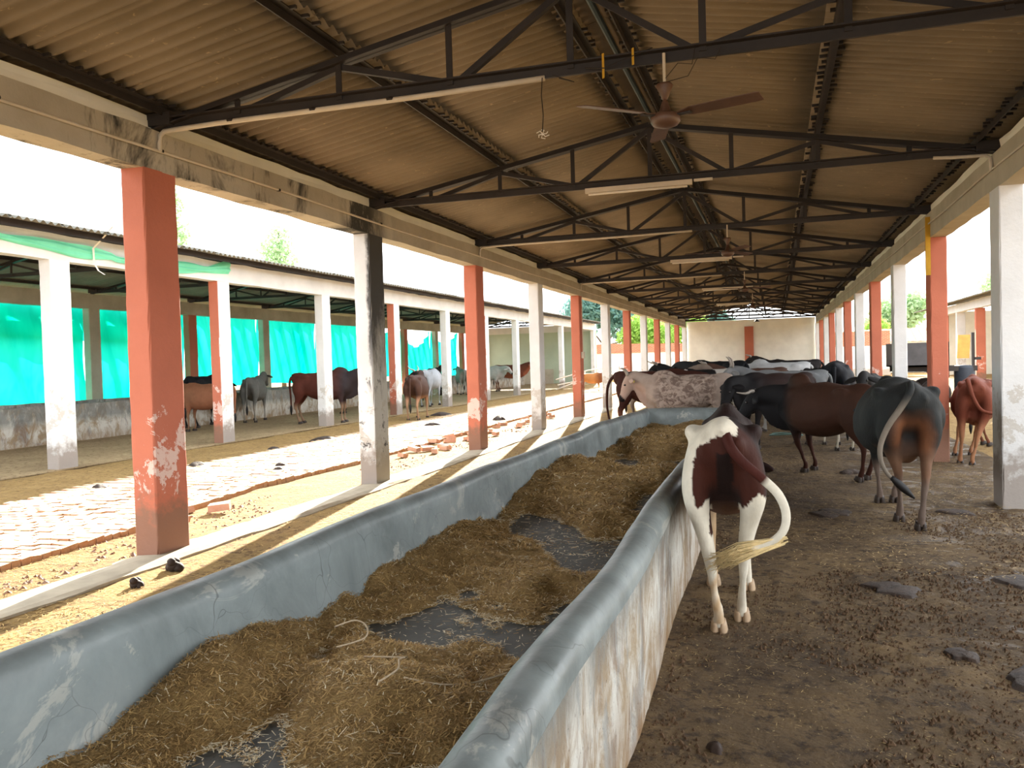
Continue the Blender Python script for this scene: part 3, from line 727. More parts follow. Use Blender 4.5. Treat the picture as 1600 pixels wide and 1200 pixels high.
V, CO = zip(strands(80000, 1.2, 6.5, 0.015, 0.05, 0.0018, 0.07), strands(30000, 5.5, 15, 0.03, 0.08, 0.004, 0.09))
V = np.concatenate(V); CO = np.concatenate(CO); nq = len(V) // 4
me = bpy.data.meshes.new('straw_strands'); me.vertices.add(len(V)); me.vertices.foreach_set('co', V.ravel())
me.loops.add(len(V)); me.loops.foreach_set('vertex_index', np.arange(len(V), dtype=np.int32)); me.polygons.add(nq)
me.polygons.foreach_set('loop_start', np.arange(0, len(V), 4, dtype=np.int32)); me.update(calc_edges=True)
ca = me.color_attributes.new('Col', 'FLOAT_COLOR', 'POINT'); ca.data.foreach_set('color', CO.astype(np.float32).ravel()); me.materials.append(mat_straw)
tag(link('straw_strands', me, feed_root), kind='stuff')
mat_twine = plain('pale_twine', srgb(196, 176, 148), 0.7)
for pts, lab in (([(-1.62, 3.05, .40), (-1.48, 3.12, .43), (-1.44, 3.0, .42), (-1.40, 2.9, .40), (-1.42, 2.78, .385)], 'thin pale twine curled on the straw near the right trough wall'),
                 ([(-1.98, 3.45, .42), (-1.9, 3.5, .44), (-1.82, 3.46, .43), (-1.78, 3.36, .41), (-1.86, 3.25, .40)], 'thin pale twine curled on the straw in the middle of the trough'),
                 ([(-1.35, 2.85, .36), (-1.25, 2.95, .385), (-1.15, 3.05, .38), (-1.05, 3.2, .375)], 'short pale stalk on the straw beside the right trough wall')):
    pts = [(px, py, max(pz - .03, float(feed_h(np.array(px), np.array(py))) + 0.02)) for px, py, pz in pts]
    mb = MB(); mb.tube([tuple(q) for q in _smooth_path(pts, 5)], 0.004, 5); tag(mb.build('twine', mat_twine, None, True), lab, 'twine')

# loose bits of straw trodden into the floor and yard
def bits(N, xr, yr, zf, lmin, lmax, w, ca, cb, name, label, seed, pw=1.5):
    r = np.random.default_rng(seed); x = xr[0] + (xr[1] - xr[0]) * r.random(N); y = yr[0] + (yr[1] - yr[0]) * r.random(N) ** pw
    k = vnoise(x * 1.1, y * 1.1, seed) + 0.4 * vnoise(x * 5, y * 5, seed + 1) > 0.45 + 0.5 * r.random(N); x, y = x[k], y[k]; n = len(x)
    a = r.random(n) * 2 * np.pi; L = lmin + (lmax - lmin) * r.random(n) ** 2
    d = np.stack([np.cos(a), np.sin(a), 0.25 * (r.random(n) - .4)], 1) * (L / 2)[:, None]; s = np.stack([-np.sin(a), np.cos(a), 0 * a], 1) * (w * (0.6 + 0.8 * r.random(n)))[:, None]
    c = np.stack([x, y, zf(x, y) + 0.004 + 0.004 * r.random(n)], 1); v = np.stack([c - d - s, c - d + s, c + d + s * .5, c + d - s * .5], 1).reshape(-1, 3)
    t = r.random(n)[:, None]; col = np.array(srgb(*ca)[:3]) * (1 - t) + np.array(srgb(*cb)[:3]) * t
    me = bpy.data.meshes.new(name); me.from_pydata(v.tolist(), [], np.arange(4 * n).reshape(-1, 4).tolist())
    at = me.color_attributes.new('Col', 'FLOAT_COLOR', 'POINT'); at.data.foreach_set('color', np.repeat(np.concatenate([col, np.ones((n, 1))], 1), 4, 0).astype(np.float32).ravel()); me.materials.append(mat_straw)
    return tag(link(name, me), label, 'straw', kind='stuff')
bits(16000, (-0.62, 2.7), (2.4, 13), lambda x, y: floor_z(x) + floor_relief(x, y) - 0.012, 0.008, 0.035, 0.0016, (120, 94, 58), (196, 168, 116), 'straw_bits', 'short bits of straw trodden into the right floor', 5)
bits(14000, (-0.6, 2.7), (7, 24), lambda x, y: floor_z(x) + 0.012, 0.02, 0.06, 0.003, (150, 122, 78), (206, 178, 126), 'straw_bits', 'pale straw strewn over the floor under the herd', 8, 1.0)
bits(9000, (-5.0, -4.2), (3.5, 22), lambda x, y: floor_z(x) + 0.02 * fbm(x * 4, y * 4, 11) + 0.006, 0.02, 0.08, 0.003, (150, 112, 56), (220, 184, 116), 'straw_litter', 'loose straw strewn behind the trough', 6)
bits(7000, (-6.3, -5.42), (4, 20), lambda x, y: -0.03 + 0.03 * fbm(x * 3, y * 3, 21), 0.02, 0.08, 0.003, (160, 120, 64), (216, 180, 116), 'yard_straw', 'loose straw strewn on the yard strip beside the brick path', 7)

# ------------------------------------------------------------------ dung and clods
def lump(r, h, seed, n=22, m=6):
    rr = random.Random(seed); mb = MB(); vs = [(0, 0, h)]; ph = rr.random() * 6
    rad = [1 + 0.22 * math.sin(2 * 2 * math.pi * k / n + ph) + 0.18 * math.sin(5 * 2 * math.pi * k / n + 2 * ph) + rr.uniform(-.16, .16) for k in range(n)]
    for i in range(1, m + 1):
        for k in range(n):
            a = 2 * math.pi * k / n; q = r * i / m * (1 + (rad[k] - 1) * i / m)
            vs.append((q * math.cos(a), q * math.sin(a), h * (0.78 + 0.22 * rr.random()) * (1 - (i / m) ** 2.2) + 0.006 if i < m else -0.02))
    fs = [(0, 1 + k, 1 + (k + 1) % n) for k in range(n)]
    for i in range(m - 1):
        for k in range(n): a, b = 1 + i * n + k, 1 + i * n + (k + 1) % n; fs.append((a, a + n, b + n, b))
    mb.add(vs, fs); return mb
_m = NT('wet_dung', 0.62, 0.4); _m.color(_m.ramp(_m.noise(12, 6, 0.75), [(0.3, srgb(40, 29, 24)), (0.7, srgb(84, 64, 50))])); _m.bump(_m.noise(28, 6, 0.8), 1.0, 0.03); mat_wetdung = _m.mat
for x, y, z, r, h, lab in (
    (1.33, 4.95, None, .24, .03, 'large wet dark dung pat on the right floor behind the calf'), (0.98, 5.25, None, .10, .018, 'small dark dung pat left of the large wet one'),
    (0.78, 6.6, None, .20, .02, 'flat reddish dung stain on the floor right of the calf'), (1.80, 9.9, None, .17, .03, 'dark dung pat right of the black cow\'s hooves'),
    (1.75, 7.0, None, .22, .02, 'flat dark dung smear near the nearest white right pillar'), (0.55, 9.6, None, .24, .018, 'dark dung pat behind the calf\'s swinging tail'),
    (1.0, 12.9, None, .16, .05, 'dung pat under the brown bull'), (0.72, 3.6, None, .07, .04, 'small round dung clod in the lower middle of the floor'), (-0.28, 3.72, None, .035, .03, 'tiny dung clod close to the trough wall'),
    (-8.86, 9.25, 0.02, .14, .07, 'left of three dung lumps on the far edge of the brick path'), (-9.0, 10.6, 0.02, .13, .07, 'middle of three dung lumps on the far edge of the brick path'), (-9.1, 11.6, 0.02, .2, .09, 'right of three dung lumps on the far edge of the brick path'),
    (-9.3, 16.1, 0.02, .26, .09, 'wide dung lump at the shaded edge of the brick path'), (-9.35, 14.2, 0.02, .15, .06, 'low dung lump left of the wide one by the path edge'),
    (-8.35, 19.8, 0.03, .2, .09, 'dark dung lump right of the mould streaked pillar'), (-7.1, 21.4, 0.03, .2, .14, 'dark dung lump left of the second orange pillar'), (-9.9, 24.2, 0.0, .3, .1, 'long dung lump under the edge of the neighbouring shed'),
    (-4.72, 5.25, None, .07, .1, 'black dung clod on the straw behind the trough wall, nearer one'), (-4.78, 5.75, None, .09, .13, 'black dung clod on the straw behind the trough wall, farther one'),
    (-7.3, 11.2, 0.05, .06, .04, 'small dark dung clod on the brick path, nearer one'), (-7.6, 11.7, 0.05, .07, .04, 'small dark dung clod on the brick path, farther one'),
    (-5.75, 15.55, -0.02, .07, .05, 'small dark clod by the loose bricks, left one'), (-5.65, 16.0, -0.02, .08, .06, 'small dark clod by the loose bricks, right one')):
    zz = (FZ(x) if z is None else z) - 0.004
    lm = lump(r, h, int(x * 37 + y * 11))
    if h > r:      # heaped clods: a few rounded balls pressed together
        lm = MB(); rr = random.Random(int(y * 10))
        for (bx, by, bz, br) in ((0, 0, .4 * h, .6 * r), (.5 * r, .1 * r, .3 * h, .5 * r), (-.45 * r, .25 * r, .32 * h, .52 * r), (.05 * r, -.3 * r, .72 * h, .42 * r), (-.1 * r, .4 * r, .6 * h, .45 * r)):
            lm.lathe([(max(.001, br * math.sin(t) * rr.uniform(.85, 1.12)), -br * math.cos(t)) for t in np.linspace(.05, math.pi - .05, 7)], (bx, by, bz), 10)
    o = lm.build('dung_pat', mat_wetdung if z is None and x > 0 else mat_dung, None, True, (x, y, zz)); tag(o, lab, 'dung', 'dung pats on the ground')
def scatter(N, xr, yr, zf, smin, smax, mat, name, label, thr=0.45):
    V = []; F = []
    for i in range(N):
        x = random.uniform(*xr); y = yr[0] + (yr[1] - yr[0]) * random.random() ** 1.4
        if float(vnoise(x * 0.9, y * 0.9, 77)) < thr: continue
        s = random.uniform(smin, smax) ** 1.0; o = len(V); z = zf(x)
        top = (x + random.uniform(-.5, .5) * s, y + random.uniform(-.5, .5) * s, z + s * random.uniform(.15, .5)); a0 = random.random() * 6
        ring = [(x + s * math.cos(a0 + k * 1.2566) * random.uniform(.7, 1.2), y + s * math.sin(a0 + k * 1.2566) * random.uniform(.7, 1.2), z - .012) for k in range(5)]
        V += [top] + ring; F += [(o, o + 1 + k, o + 1 + (k + 1) % 5) for k in range(5)]
    me = bpy.data.meshes.new(name); me.from_pydata(V, [], F); me.materials.append(mat)
    return tag(link(name, me), label, 'clods', kind='stuff')
scatter(14000, (-0.6, 2.6), (2.4, 10), FZ, 0.004, 0.016, mat_clod, 'mud_clods', 'small dark dung crumbs trodden over the right floor', 0.30)
scatter(1100, (-6.2, -5.45), (4.2, 20), lambda x: -0.01, 0.008, 0.04, plain('reddish_clods', srgb(120, 84, 62)), 'dirt_clods', 'reddish crumbs of brick and dung on the yard strip', 0.4)
scatter(700, (-5.0, -3), (3.5, 20), lambda x: FZ(x) + .01, 0.008, 0.03, mat_dung, 'litter_clods', 'dark crumbs on the straw behind the trough', 0.4)

# ------------------------------------------------------------------ brick path and loose bricks
edge_x = lambda y: float(np.interp(y, [4, 5.3, 6.8, 8.1, 9.7, 12.3, 16, 21.5, 37, 54], [-6.12, -6.15, -6.17, -6.42, -6.66, -6.55, -6.62, -6.76, -6.8, -6.8]))
path = empty('path', (-7.7, 20, 0), kind='structure')
def brick_mesh(name, L, W, H, mat, j=0.006):
    mb = MB(); q = lambda: random.uniform(-j, j)
    bx = [(x + q(), y + q(), z + (q() if z > 0 else 0)) for z in (0, H) for (x, y) in ((0, 0), (L, 0), (L, W), (0, W))]
    mb.add(bx, [(0, 3, 2, 1), (4, 5, 6, 7), (0, 1, 5, 4), (1, 2, 6, 5), (2, 3, 7, 6), (3, 0, 4, 7)]); return mb.mesh(name, mat)
bm_ = [brick_mesh('brick', 0.215, 0.094, 0.12, mat_brick) for _ in range(5)]
cells = []
y = 4.6; row = 0
while y < 54:
    ex = edge_x(y); x = ex - 0.222 - (0.11 if row % 2 else 0)
    if row % 2: cells.append((ex - 0.11, y, True))
    while x > ex - 2.75: cells.append((x, y, False)); x -= 0.226
    y += 0.105; row += 1
def vis(c):
    p = pix(c[0], c[1], 0.05); return p and -20 < p[0] < 960 and 560 < p[1] < 1000 and not (188 < p[0] < 297) and not (555 < p[0] < 610)
cells.sort(key=lambda c: (0 if vis(c) else 1, c[1] * 1.0 + (ex - c[0]) * 0.0 + abs(c[0] - edge_x(c[1])) * 1.4))
rest = MB()
for k, (x, y, half) in enumerate(cells):
    dz = random.uniform(-0.008, 0.008) - 0.065 - 0.03 * float(vnoise(x * 1.1, y * 1.1, 91))
    if k < 300:
        o = bpy.data.objects.new('brick', bm_[k % 5]); C.objects.link(o); o.parent = path
        o.location = (x + 7.7, y - 20, dz); o.rotation_euler = (random.uniform(-.02, .02), random.uniform(-.02, .02), random.uniform(-.03, .03))
        if half: o.scale = (0.5, 1, 1)
    else:
        L = 0.105 if half else 0.215
        rest.box(x + 7.7, x + 7.7 + L, y - 20, y - 20 + 0.094, dz, dz + 0.12)
tag(rest.build('paving_bricks', mat_brick, path), kind='stuff')

lb = [brick_mesh('loose_brick', 0.23, 0.11, 0.075, mat_loose, 0.008) for _ in range(4)]
LB = [(-6.1, 7.95, 20, 'loose red brick tilted on the ground right of the nearest orange pillar'), (-6.35, 7.75, 80, 'loose brick half hidden behind the nearest orange pillar'), (-6.2, 7.35, 10, 'broken brick close to the foot of the nearest orange pillar'), (-6.5, 8.0, 140, 'brick lying behind the tilted one near the orange pillar')]
for k in range(24):
    u = random.random(); LB.append((-5.75 - 1.5 * random.random() * (0.4 + 0.6 * u), 13.2 + 5.0 * u ** 0.8, random.uniform(0, 180), None))
row_names = ['nearest the mould streaked pillar', 'nearest the second orange pillar']
for k, (x, y, a, lab) in enumerate(LB):
    o = link('loose_brick', lb[k % 4], None, (x, y, 0.0), (random.uniform(-.25, .25), random.uniform(-.2, .2), math.radians(a)))
    tag(o, lab or 'loose pale red brick in the scatter between the second and third left pillars', 'brick', 'loose bricks in the yard' if lab else 'scatter of loose bricks')
LB2 = [(-5.8 - 0.9 * random.random(), 18.8 + 6 * random.random(), random.uniform(0, 180)) for _ in range(14)]
for k, (x, y, a) in enumerate(LB2):
    o = link('loose_brick', lb[k % 4], None, (x, y, 0.0), (random.uniform(-.2, .2), random.uniform(-.2, .2), math.radians(a)))
    tag(o, 'loose pale red brick in the scatter between the third and fifth left pillars', 'brick', 'farther scatter of loose bricks')
# ------------------------------------------------------------------ neighbouring shed on the left
NX, NS, NY = -11.5, 4.42, 11.15          # its front face, spacing, first pillar
NH = 3.53; NREAR = NX - WX - 7.5         # inner face of its rear row
NC = (NX - WX + NREAR) / 2; NEND = NY + 10 * NS + WY
for i in range(0, 11):
    y = NY + i * NS; odd = i % 2 == 1
    if odd: o = pillar(NX - WX, y, NH, [mat_orange, mat_white], f'pillar with orange side and whitewashed front, {ORD[i + 1]} in the front row of the neighbouring shed', 'front pillars of the neighbouring shed', 300 + i, z=-0.02, east=1, south=0)
    else: o = pillar(NX - WX, y, NH, [mat_white], f'white pillar, {ORD[i + 1]} in the front row of the neighbouring shed', 'front pillars of the neighbouring shed', 300 + i, z=-0.02)
for k, i in enumerate(range(0, 11)):
    y = NY + i * NS
    if i in (0, 1): continue
    odd = i in (3, 7, 9)
    pillar(NREAR - WX, y, NH, [mat_orange if odd else mat_beam], f'{"orange" if odd else "grey"} pillar, {ORD[i - 1]} along the teal nets at the rear of the neighbouring shed', 'rear pillars of the neighbouring shed', 330 + i, z=-0.02)
tag(beam(NX - WX, NX, NY - 4, NEND, NH, 3.96, mat_white, 5).build('concrete_beam', mat_white), 'white concrete beam along the front of the neighbouring shed', 'beam', kind='thing')
tag(beam(NREAR - WX, NREAR, NY, NEND, NH, 3.96, mat_beam, 6).build('concrete_beam', mat_beam), 'grey concrete beam along the rear of the neighbouring shed', 'beam', kind='thing')
r2 = empty('neighbour_roof', (0, 0, 0), kind='structure')
roof(NC, 0.235, NY - 4.2, NEND + 0.2, mat_roof_grey, r2, half=4.60)
link('fascia', None, r2) if False else None
y = NY - 4
while y < NEND - 0.6:
    link('ridge_cap', cm, r2, (NC, y, 4.90 + random.uniform(0, .012))); y += 1.24
for x, lab in ((NX - WX - .14, 'dark purlin along the front eave of the neighbouring shed'), (NC + 1.95, 'dark purlin up the front slope of the neighbouring shed'), (NC - 1.95, 'dark purlin up the rear slope of the neighbouring shed'), (NREAR + .14, 'dark purlin along the rear eave of the neighbouring shed'), (NX + 0.36, 'dark fascia bar standing in for shade under the neighbouring roof edge')):
    purlin(x, chord_z(x, NC) + 0.27, NY - 4, NEND, lab, 0.12 if 'fascia' in lab else 0.075, False)  # the thicker last bar is an added dark strip for the shaded eave gap
for i in range(0, 11):
    copy_tree(proto, (NC, NY + i * NS + WY / 2, 3.96), f'dark steel truss, {ORD[i + 1]} from the camera under the neighbouring roof', 'trusses of the neighbouring shed')
mb = MB(); mb.box(NX - WX - 0.03, NX + 0.05, NY - 4, NEND, -0.05, 0.008)
tag(mb.build('plinth', mat_shedfloor), 'pale plinth strip under the front pillars of the neighbouring shed', 'plinth', kind='thing')
# its end wall and rear trough
we = empty('wall_left', (NC, NEND + 0.12, 0), kind='structure')
mb = MB(); mb.box(-3.9, 4.0, 0, 0.25, 0, 3.5); mb.build('wall_panel', plain('pale_green_wall', srgb(184, 196, 176), 0.9, 0.2, 0.08, 0.8), we)
mb = MB(); mb.box(-3.9, 4.0, -0.04, 0.28, 3.5, 3.96); mb.build('tie_beam', mat_white, we)
mb = MB(); mb.box(-3.9, 1.0, -0.10, -0.002, 0, 1.0); mb.build('dado', mat_beam, we)
def low_trough(y0, y1, lab):
    t = empty('rear_trough', (-16.0, y0, 0), lab, 'trough', 'troughs at the rear of the neighbouring shed')
    mbw = beam(-0.22, 0, 0, y1 - y0, -0.02, 0.88, mat_limewash, 9); mbw.build('front_wall', mat_limewash, t)
    beam(-1.7, -1.5, 0, y1 - y0, -0.02, 0.90, mat_limewash, 10).build('back_wall', mat_limewash, t)
    mb = MB(); mb.box(-1.6, -0.1, 0, 0.18, -0.02, 0.88); mb.box(-1.6, -0.1, y1 - y0 - .18, y1 - y0, -0.02, 0.88); mb.build('end_walls', mat_limewash, t)
low_trough(7.5, 34.5, 'long low rough walled trough along the rear of the neighbouring shed'); low_trough(39.5, 54, 'farther low trough near the end wall of the neighbouring shed')
# nets between its rear pillars
def net(y0, y1, z0, z1, lab, sag=0.0, ph=0.0, x=NREAR - WX - 0.2, name='shade_net'):
    ys = np.linspace(y0, y1, 60); ts = np.linspace(0, 1, 24)
    Yg, T = np.meshgrid(ys, ts); u = (Yg - y0) / (y1 - y0)
    top = z1 - sag * (1 - np.abs(2 * u - 1) ** 1.6)
    bot = z0 + 0.10 * np.sin(u * 5 + ph) * 0.5
    Z = bot + (top - bot) * T
    X = x + 0.05 * np.sin(u * 38 + 6 * T + ph) * (0.3 + T) + 0.09 * (fbm(u * 7 + ph, T * 2, 71) - 0.5)
    i = np.arange(60 * 24).reshape(24, 60); f = np.stack([i[:-1, :-1], i[:-1, 1:], i[1:, 1:], i[1:, :-1]], -1).reshape(-1, 4)
    me = bpy.data.meshes.new(name); me.from_pydata(np.stack([X, Yg, Z], -1).reshape(-1, 3).tolist(), [], f.tolist()); me.materials.append(mat_net)
    me.polygons.foreach_set('use_smooth', [True] * len(me.polygons))
    return tag(link(name, me), lab, 'net', 'teal nets at the rear of the neighbouring shed')
for i in range(1, 10):
    y0 = NY + i * NS + .18 - (2 if i == 1 else 0); y1 = NY + (i + 1) * NS + 0.2
    if i == 9: continue
    net(y0 + .05, y1, (0.62 if i < 3 else 0.95 if i < 7 else 0.6), NH + .05, f'teal shade net in the {ORD[i]} bay behind the neighbouring shed', {6: 0.3, 7: 1.0, 8: 0.8}.get(i, 0.0), i * 1.7)
net(NY + NS - 2, NY + 3 * NS - .1, 2.62, NH + .04, 'darker doubled teal net band along the top of the nearest bays', 0, 0.4, NREAR - WX - 0.46)
# rolled green cloth and white tape on the neighbouring beam
mb = MB(); ys = np.arange(7.2, 16.0, 0.12); rows = []
for k, y in enumerate(ys):
    e = max(0, (y - 15.2) / 0.8); w = 0.085 + 0.03 * math.sin(y * 2.3) + 0.10 * e
    zc = 3.76 - 0.05 * math.sin((y - 11) * 0.8) + 0.10 * e - (0.03 if y > 12.6 else 0)
    for j in range(9):
        t = j / 8 * 2 - 1
        rows.append((NX + 0.03 + 0.035 * (1 - t * t) + 0.02 * math.sin(t * 7 + y * 1.1), y, zc + t * w + 0.012 * math.sin(y * 5 + t * 4)))
n = 9; mb.add(rows, [(i * n + k, i * n + k + 1, (i + 1) * n + k + 1, (i + 1) * n + k) for i in range(len(ys) - 1) for k in range(n - 1)])
tag(mb.build('rolled_cloth', mat_greencloth, None, True), 'mint green rolled cloth hung along the white beam of the neighbouring shed', 'cloth')
mb = MB(); pts = [(NX + 0.50, 12.05, 4.17), (NX + 0.36, 12.0, 4.0), (NX + .1, 12.0, 3.8), (NX + .09, 12.02, 3.55), (NX + .1, 12.1, 3.42), (NX + .12, 12.22, 3.36)]
rows = [(x, y + d, z) for x, y, z in pts for d in (-.022, .022)]
mb.add(rows, [(2 * i, 2 * i + 1, 2 * i + 3, 2 * i + 2) for i in range(len(pts) - 1)]); tag(mb.build('white_tape', mat_tube), 'white tape hanging over the green cloth on the neighbouring beam', 'tape')
# pipe railing near its far end
t = empty('pipe_railing', (-11, 47, 0), 'white pipe railing beyond the neighbouring shed', 'railing')
for p in ([(-0.3, -3, 0.55), (0.6, 1, 0.95), (1.4, 7, 1.1)], [(-0.2, -3, 0.25), (0.8, 2, 0.5), (1.5, 7, 0.7)], [(-0.3, -3, 0.0), (0.5, 0, 0.45)], [(1.4, 7, -0.02), (1.4, 7, 1.15)], [(0.5, 0.5, -0.02), (0.55, 0.5, 0.9)]):
    mb = MB(); mb.tube(p, 0.04, 7); mb.build('pipe', mat_pipe, t, True)

# ------------------------------------------------------------------ shed, trailer, house and walls on the right
RX, RY0 = 9.2, 40.6
for i in range(0, 5):
    y = RY0 + i * 4.42; odd = i % 2 == 1
    pillar(RX, y, 3.5, [mat_orange if odd else mat_white], f'{"orange" if odd else "white"} pillar, {ORD[i + 1]} of the far shed on the right', 'pillars of the far right shed', 400 + i, wx=.42, wy=.26, z=-.06)
tag(beam(RX + .3, RX, RY0 - 2, RY0 + 18.5, 3.5, 3.92, mat_white, 12).build('concrete_beam', mat_white), 'white beam of the far shed on the right', 'beam', kind='thing')
r3 = empty('far_roof', (0, 0, 0), kind='structure'); roof(RX + 4.0, 0.20, RY0 - 2, RY0 + 18.6, mat_roof_grey, r3, half=4.65)
wr = empty('wall_right', (RX + 5, RY0 + 8, 0), kind='structure')
mb = MB(); mb.box(-1, -0.75, -10, 10, -.05, 3.9); mb.build('wall_panel', mat_plaster, wr)
mb = MB(); mb.box(-4.6, 3.4, 10.2, 10.45, -.05, 3.9); mb.build('wall_panel', mat_plaster, wr)

t = empty('farm_trailer', (4.05, 27.5, -0.1), 'dark grey farm trailer with an orange board beyond the right pillars', 'trailer')
mt = plain('dark_grey_trailer_steel', srgb(78, 76, 78), 0.6, 0.4, 0.2, 3)
mb = MB(); mb.box(-0.75, 0.7, -0.9, 0.9, 1.2, 1.25); mb.box(-0.75, -0.70, -0.9, 0.9, 1.2, 1.9); mb.box(0.65, 0.7, -0.9, 0.9, 1.2, 1.9); mb.box(-0.75, 0.7, -0.9, -0.85, 1.2, 1.9); mb.box(-0.75, 0.7, 0.85, 0.9, 1.2, 1.9); mb.build('load_box', mt, t)
mb = MB(); mb.box(-0.7, 1.5, -0.5, -0.4, 1.05, 1.2); mb.box(-0.7, 1.5, 0.4, 0.5, 1.05, 1.2); mb.box(-0.6, -0.5, -0.8, 0.8, 1.0, 1.1); mb.box(0.3, 0.4, -0.8, 0.8, 1.0, 1.1); mb.build('chassis', mat_steel, t)
for x in (-0.35, 0.35):
    for yy in (-0.85, 0.75):
        mb = MB(); mb.lathe([(0.12, 0), (0.2, 0.0), (0.38, 0.02), (0.42, 0.06), (0.42, 0.16), (0.38, 0.2), (0.2, 0.22), (0.12, 0.22)], n=20)
        mb.v = [(x + a, yy + c, 0.42 + b) for a, b, c in mb.v]; mb.build('wheel', mat_wire, t, True)
mb = MB(); mb.obox((1.18, -0.3, 1.75), (0.16, 0, 0), (0, 0.03, 0), (0.02, 0, 0.34)); mb.build('orange_board', plain('orange_board', srgb(222, 160, 84), 0.6), t)
mb = MB(); mb.box(1.38, 1.46, -0.36, -0.28, 1.2, 2.15); mb.box(1.44, 1.62, -0.36, -0.28, 1.36, 1.44); mb.build('corner_post', mat_steel, t)
mb = MB(); mb.lathe([(0.02, -.4), (0.26, -.38), (0.28, -.3), (0.28, .3), (0.26, .38), (0.02, .4)], (1.2, -0.3, 0.82), 16); mb.build('water_drum', plain('dark_blue_drum', srgb(48, 54, 64), 0.5), t, True)

t = empty('tiled_house', (11, 66, 0), 'low house with a red tiled roof behind the trailer', 'house')
mb = MB(); mb.box(-4.5, 4.5, 0, 5, 0, 2.2); mb.build('wall', mat_plaster, t)
mtile = brick_mat('red_roof_tile', srgb(170, 104, 84), srgb(188, 122, 100), srgb(206, 160, 138))
tile = MB(); tile.add([(-.24, 0, 0), (.24, 0, 0), (.24, .5, .18), (-.24, .5, .18), (-.24, 0, .04), (0, 0, .08), (.24, 0, .04), (.24, .5, .22), (0, .5, .26), (-.24, .5, .22)], [(0, 1, 2, 3), (4, 5, 8, 9), (5, 6, 7, 8), (0, 4, 5, 6, 1), (0, 3, 9, 4), (1, 6, 7, 2)])
tm = tile.mesh('roof_tile', mtile)
for r in range(6):
    for k in range(19): link('roof_tile', tm, t, (-4.6 + k * .5, -.4 + r * .48, 2.15 + r * .165))
mb = MB(); mb.add([(-4.6, 2.5, 3.15), (4.7, 2.5, 3.15), (4.7, 5.4, 2.1), (-4.6, 5.4, 2.1)], [(0, 1, 2, 3)]); mb.build('rear_slope', mtile, t)

def boundary(x0, x1, y, lab, slope=0.0):
    t = empty('boundary_wall', (x0, y, 0), lab, 'wall', None)
    mb = MB(); mb.box(0, x1 - x0, 0, 0.3, -0.1, 1.95); mb.build('plastered_base', mat_white, t)
    mb = MB(); n = 8; L = x1 - x0
    for k in range(n): mb.box(L * k / n, L * (k + 1) / n, 0.02, 0.28, 1.95, 2.95 - slope * (k + .5) / n)
    mb.build('brick_course', mat_wallbrick, t)
    mb = MB(); mb.box(0, L, -0.01, 0.31, 2.95, 3.0) if slope == 0 else mb.box(0, L, -0.01, 0.31, 1.93, 1.99); mb.build('coping', mat_kerb, t)
boundary(-22, -5.0, 64, 'red brick topped boundary wall behind the left pillars', 0.4)
boundary(2.6, 7.6, 63, 'red brick topped boundary wall behind the right pillars')

# ------------------------------------------------------------------ trees
def leaves(N, blobs, size, mat, seed):
    r = np.random.default_rng(seed); w = np.array([b[3] ** 2 * b[4] for b in blobs]); w = w / w.sum()
    ch = r.choice(len(blobs), N, p=w); B = np.array([b[:3] for b in blobs])[ch]; R = np.array([(b[3], b[3], b[4]) for b in blobs])[ch]
    d = r.normal(size=(N, 3)); d /= np.linalg.norm(d, axis=1)[:, None]; c = B + d * R * (r.random((N, 1)) ** 0.45)
    a = r.normal(size=(N, 3)); a /= np.linalg.norm(a, axis=1)[:, None]; b = np.cross(a, r.normal(size=(N, 3))); b /= np.linalg.norm(b, axis=1)[:, None]
    s = size * (0.6 + 0.8 * r.random((N, 1)))
    V = np.stack([c - a * s, c - b * s * .45, c + a * s, c + b * s * .45], 1).reshape(-1, 3)
    F = np.arange(4 * N).reshape(-1, 4)
    me = bpy.data.meshes.new('crown'); me.from_pydata(V.tolist(), [], F.tolist()); me.materials.append(mat); return me
def tree(loc, blobs, mat, N, size, label, h, seed, tr=0.16, name='tree'):
    t = empty(name, loc, label, 'tree', 'trees beyond the sheds')
    mb = MB(); mb.tube([(0, 0, -.1), (0.1, 0, h * .4), (0.0, 0.1, h * .7), blobs[0][:3]], tr, 8, 0, 0.35)
    for b in blobs[1:]: mb.tube([(0.03, 0, h * .5), ((b[0]) * .5, b[1] * .5, (h * .5 + b[2]) / 2), b[:3]], tr * .4, 6, 0, 0.3)
    mb.build('trunk', mat_bark, t, True)
    tag(link('crown', leaves(N, blobs, size, mat, seed), t), kind='stuff')
tree((-30, 47.0, 0), [(0, 0, 10.2, .8, 1.3), (.2, -.8, 9, 1.1, 1.2), (-.2, .7, 8.4, 1.1, 1.2), (.2, .8, 9.5, .6, .8), (0, -.9, 7.4, 1.0, 1.0)], mat_leaf_hazed, 1500, .17, 'slender pale tree rising above the neighbouring roof', 9, 11)
tree((-30, 36.5, 0), [(0, 0, 10.3, 1.0, 1.4), (0, .6, 8.7, 1.0, 1.2), (0, -.6, 11.4, .8, 1.0)], mat_leaf_hazed, 1500, .17, 'pale tree partly hidden behind the nearest orange pillar', 9, 12)
tree((-18, 92, 0), [(0, 0, 8, 3, 3.2), (2.5, 0, 6, 2.6, 2.6), (-2.5, 0, 6.4, 2.6, 2.6), (4.5, 0, 4, 2.2, 2.2)], mat_leaf_blue, 5200, .33, 'tall blue green tree behind the left boundary wall', 6, 13, .3)
tree((-12.4, 84, 0), [(0, 0, 4.6, 1.6, 1.6), (1.6, 0, 3.9, 1.4, 1.3), (-1.4, 0, 3.6, 1.4, 1.3)], mat_leaf_lime, 2600, .22, 'lime green bush over the left boundary wall', 3, 14, .12)
tree((-9.0, 88, 0), [(0, 0, 5, 2.2, 2.2), (-1.8, 0, 4, 1.7, 1.7), (1.4, 0, 4.4, 1.6, 1.8)], mat_leaf_lime, 2600, .24, 'rounded green tree over the wall by the shed end', 3.5, 15, .14)
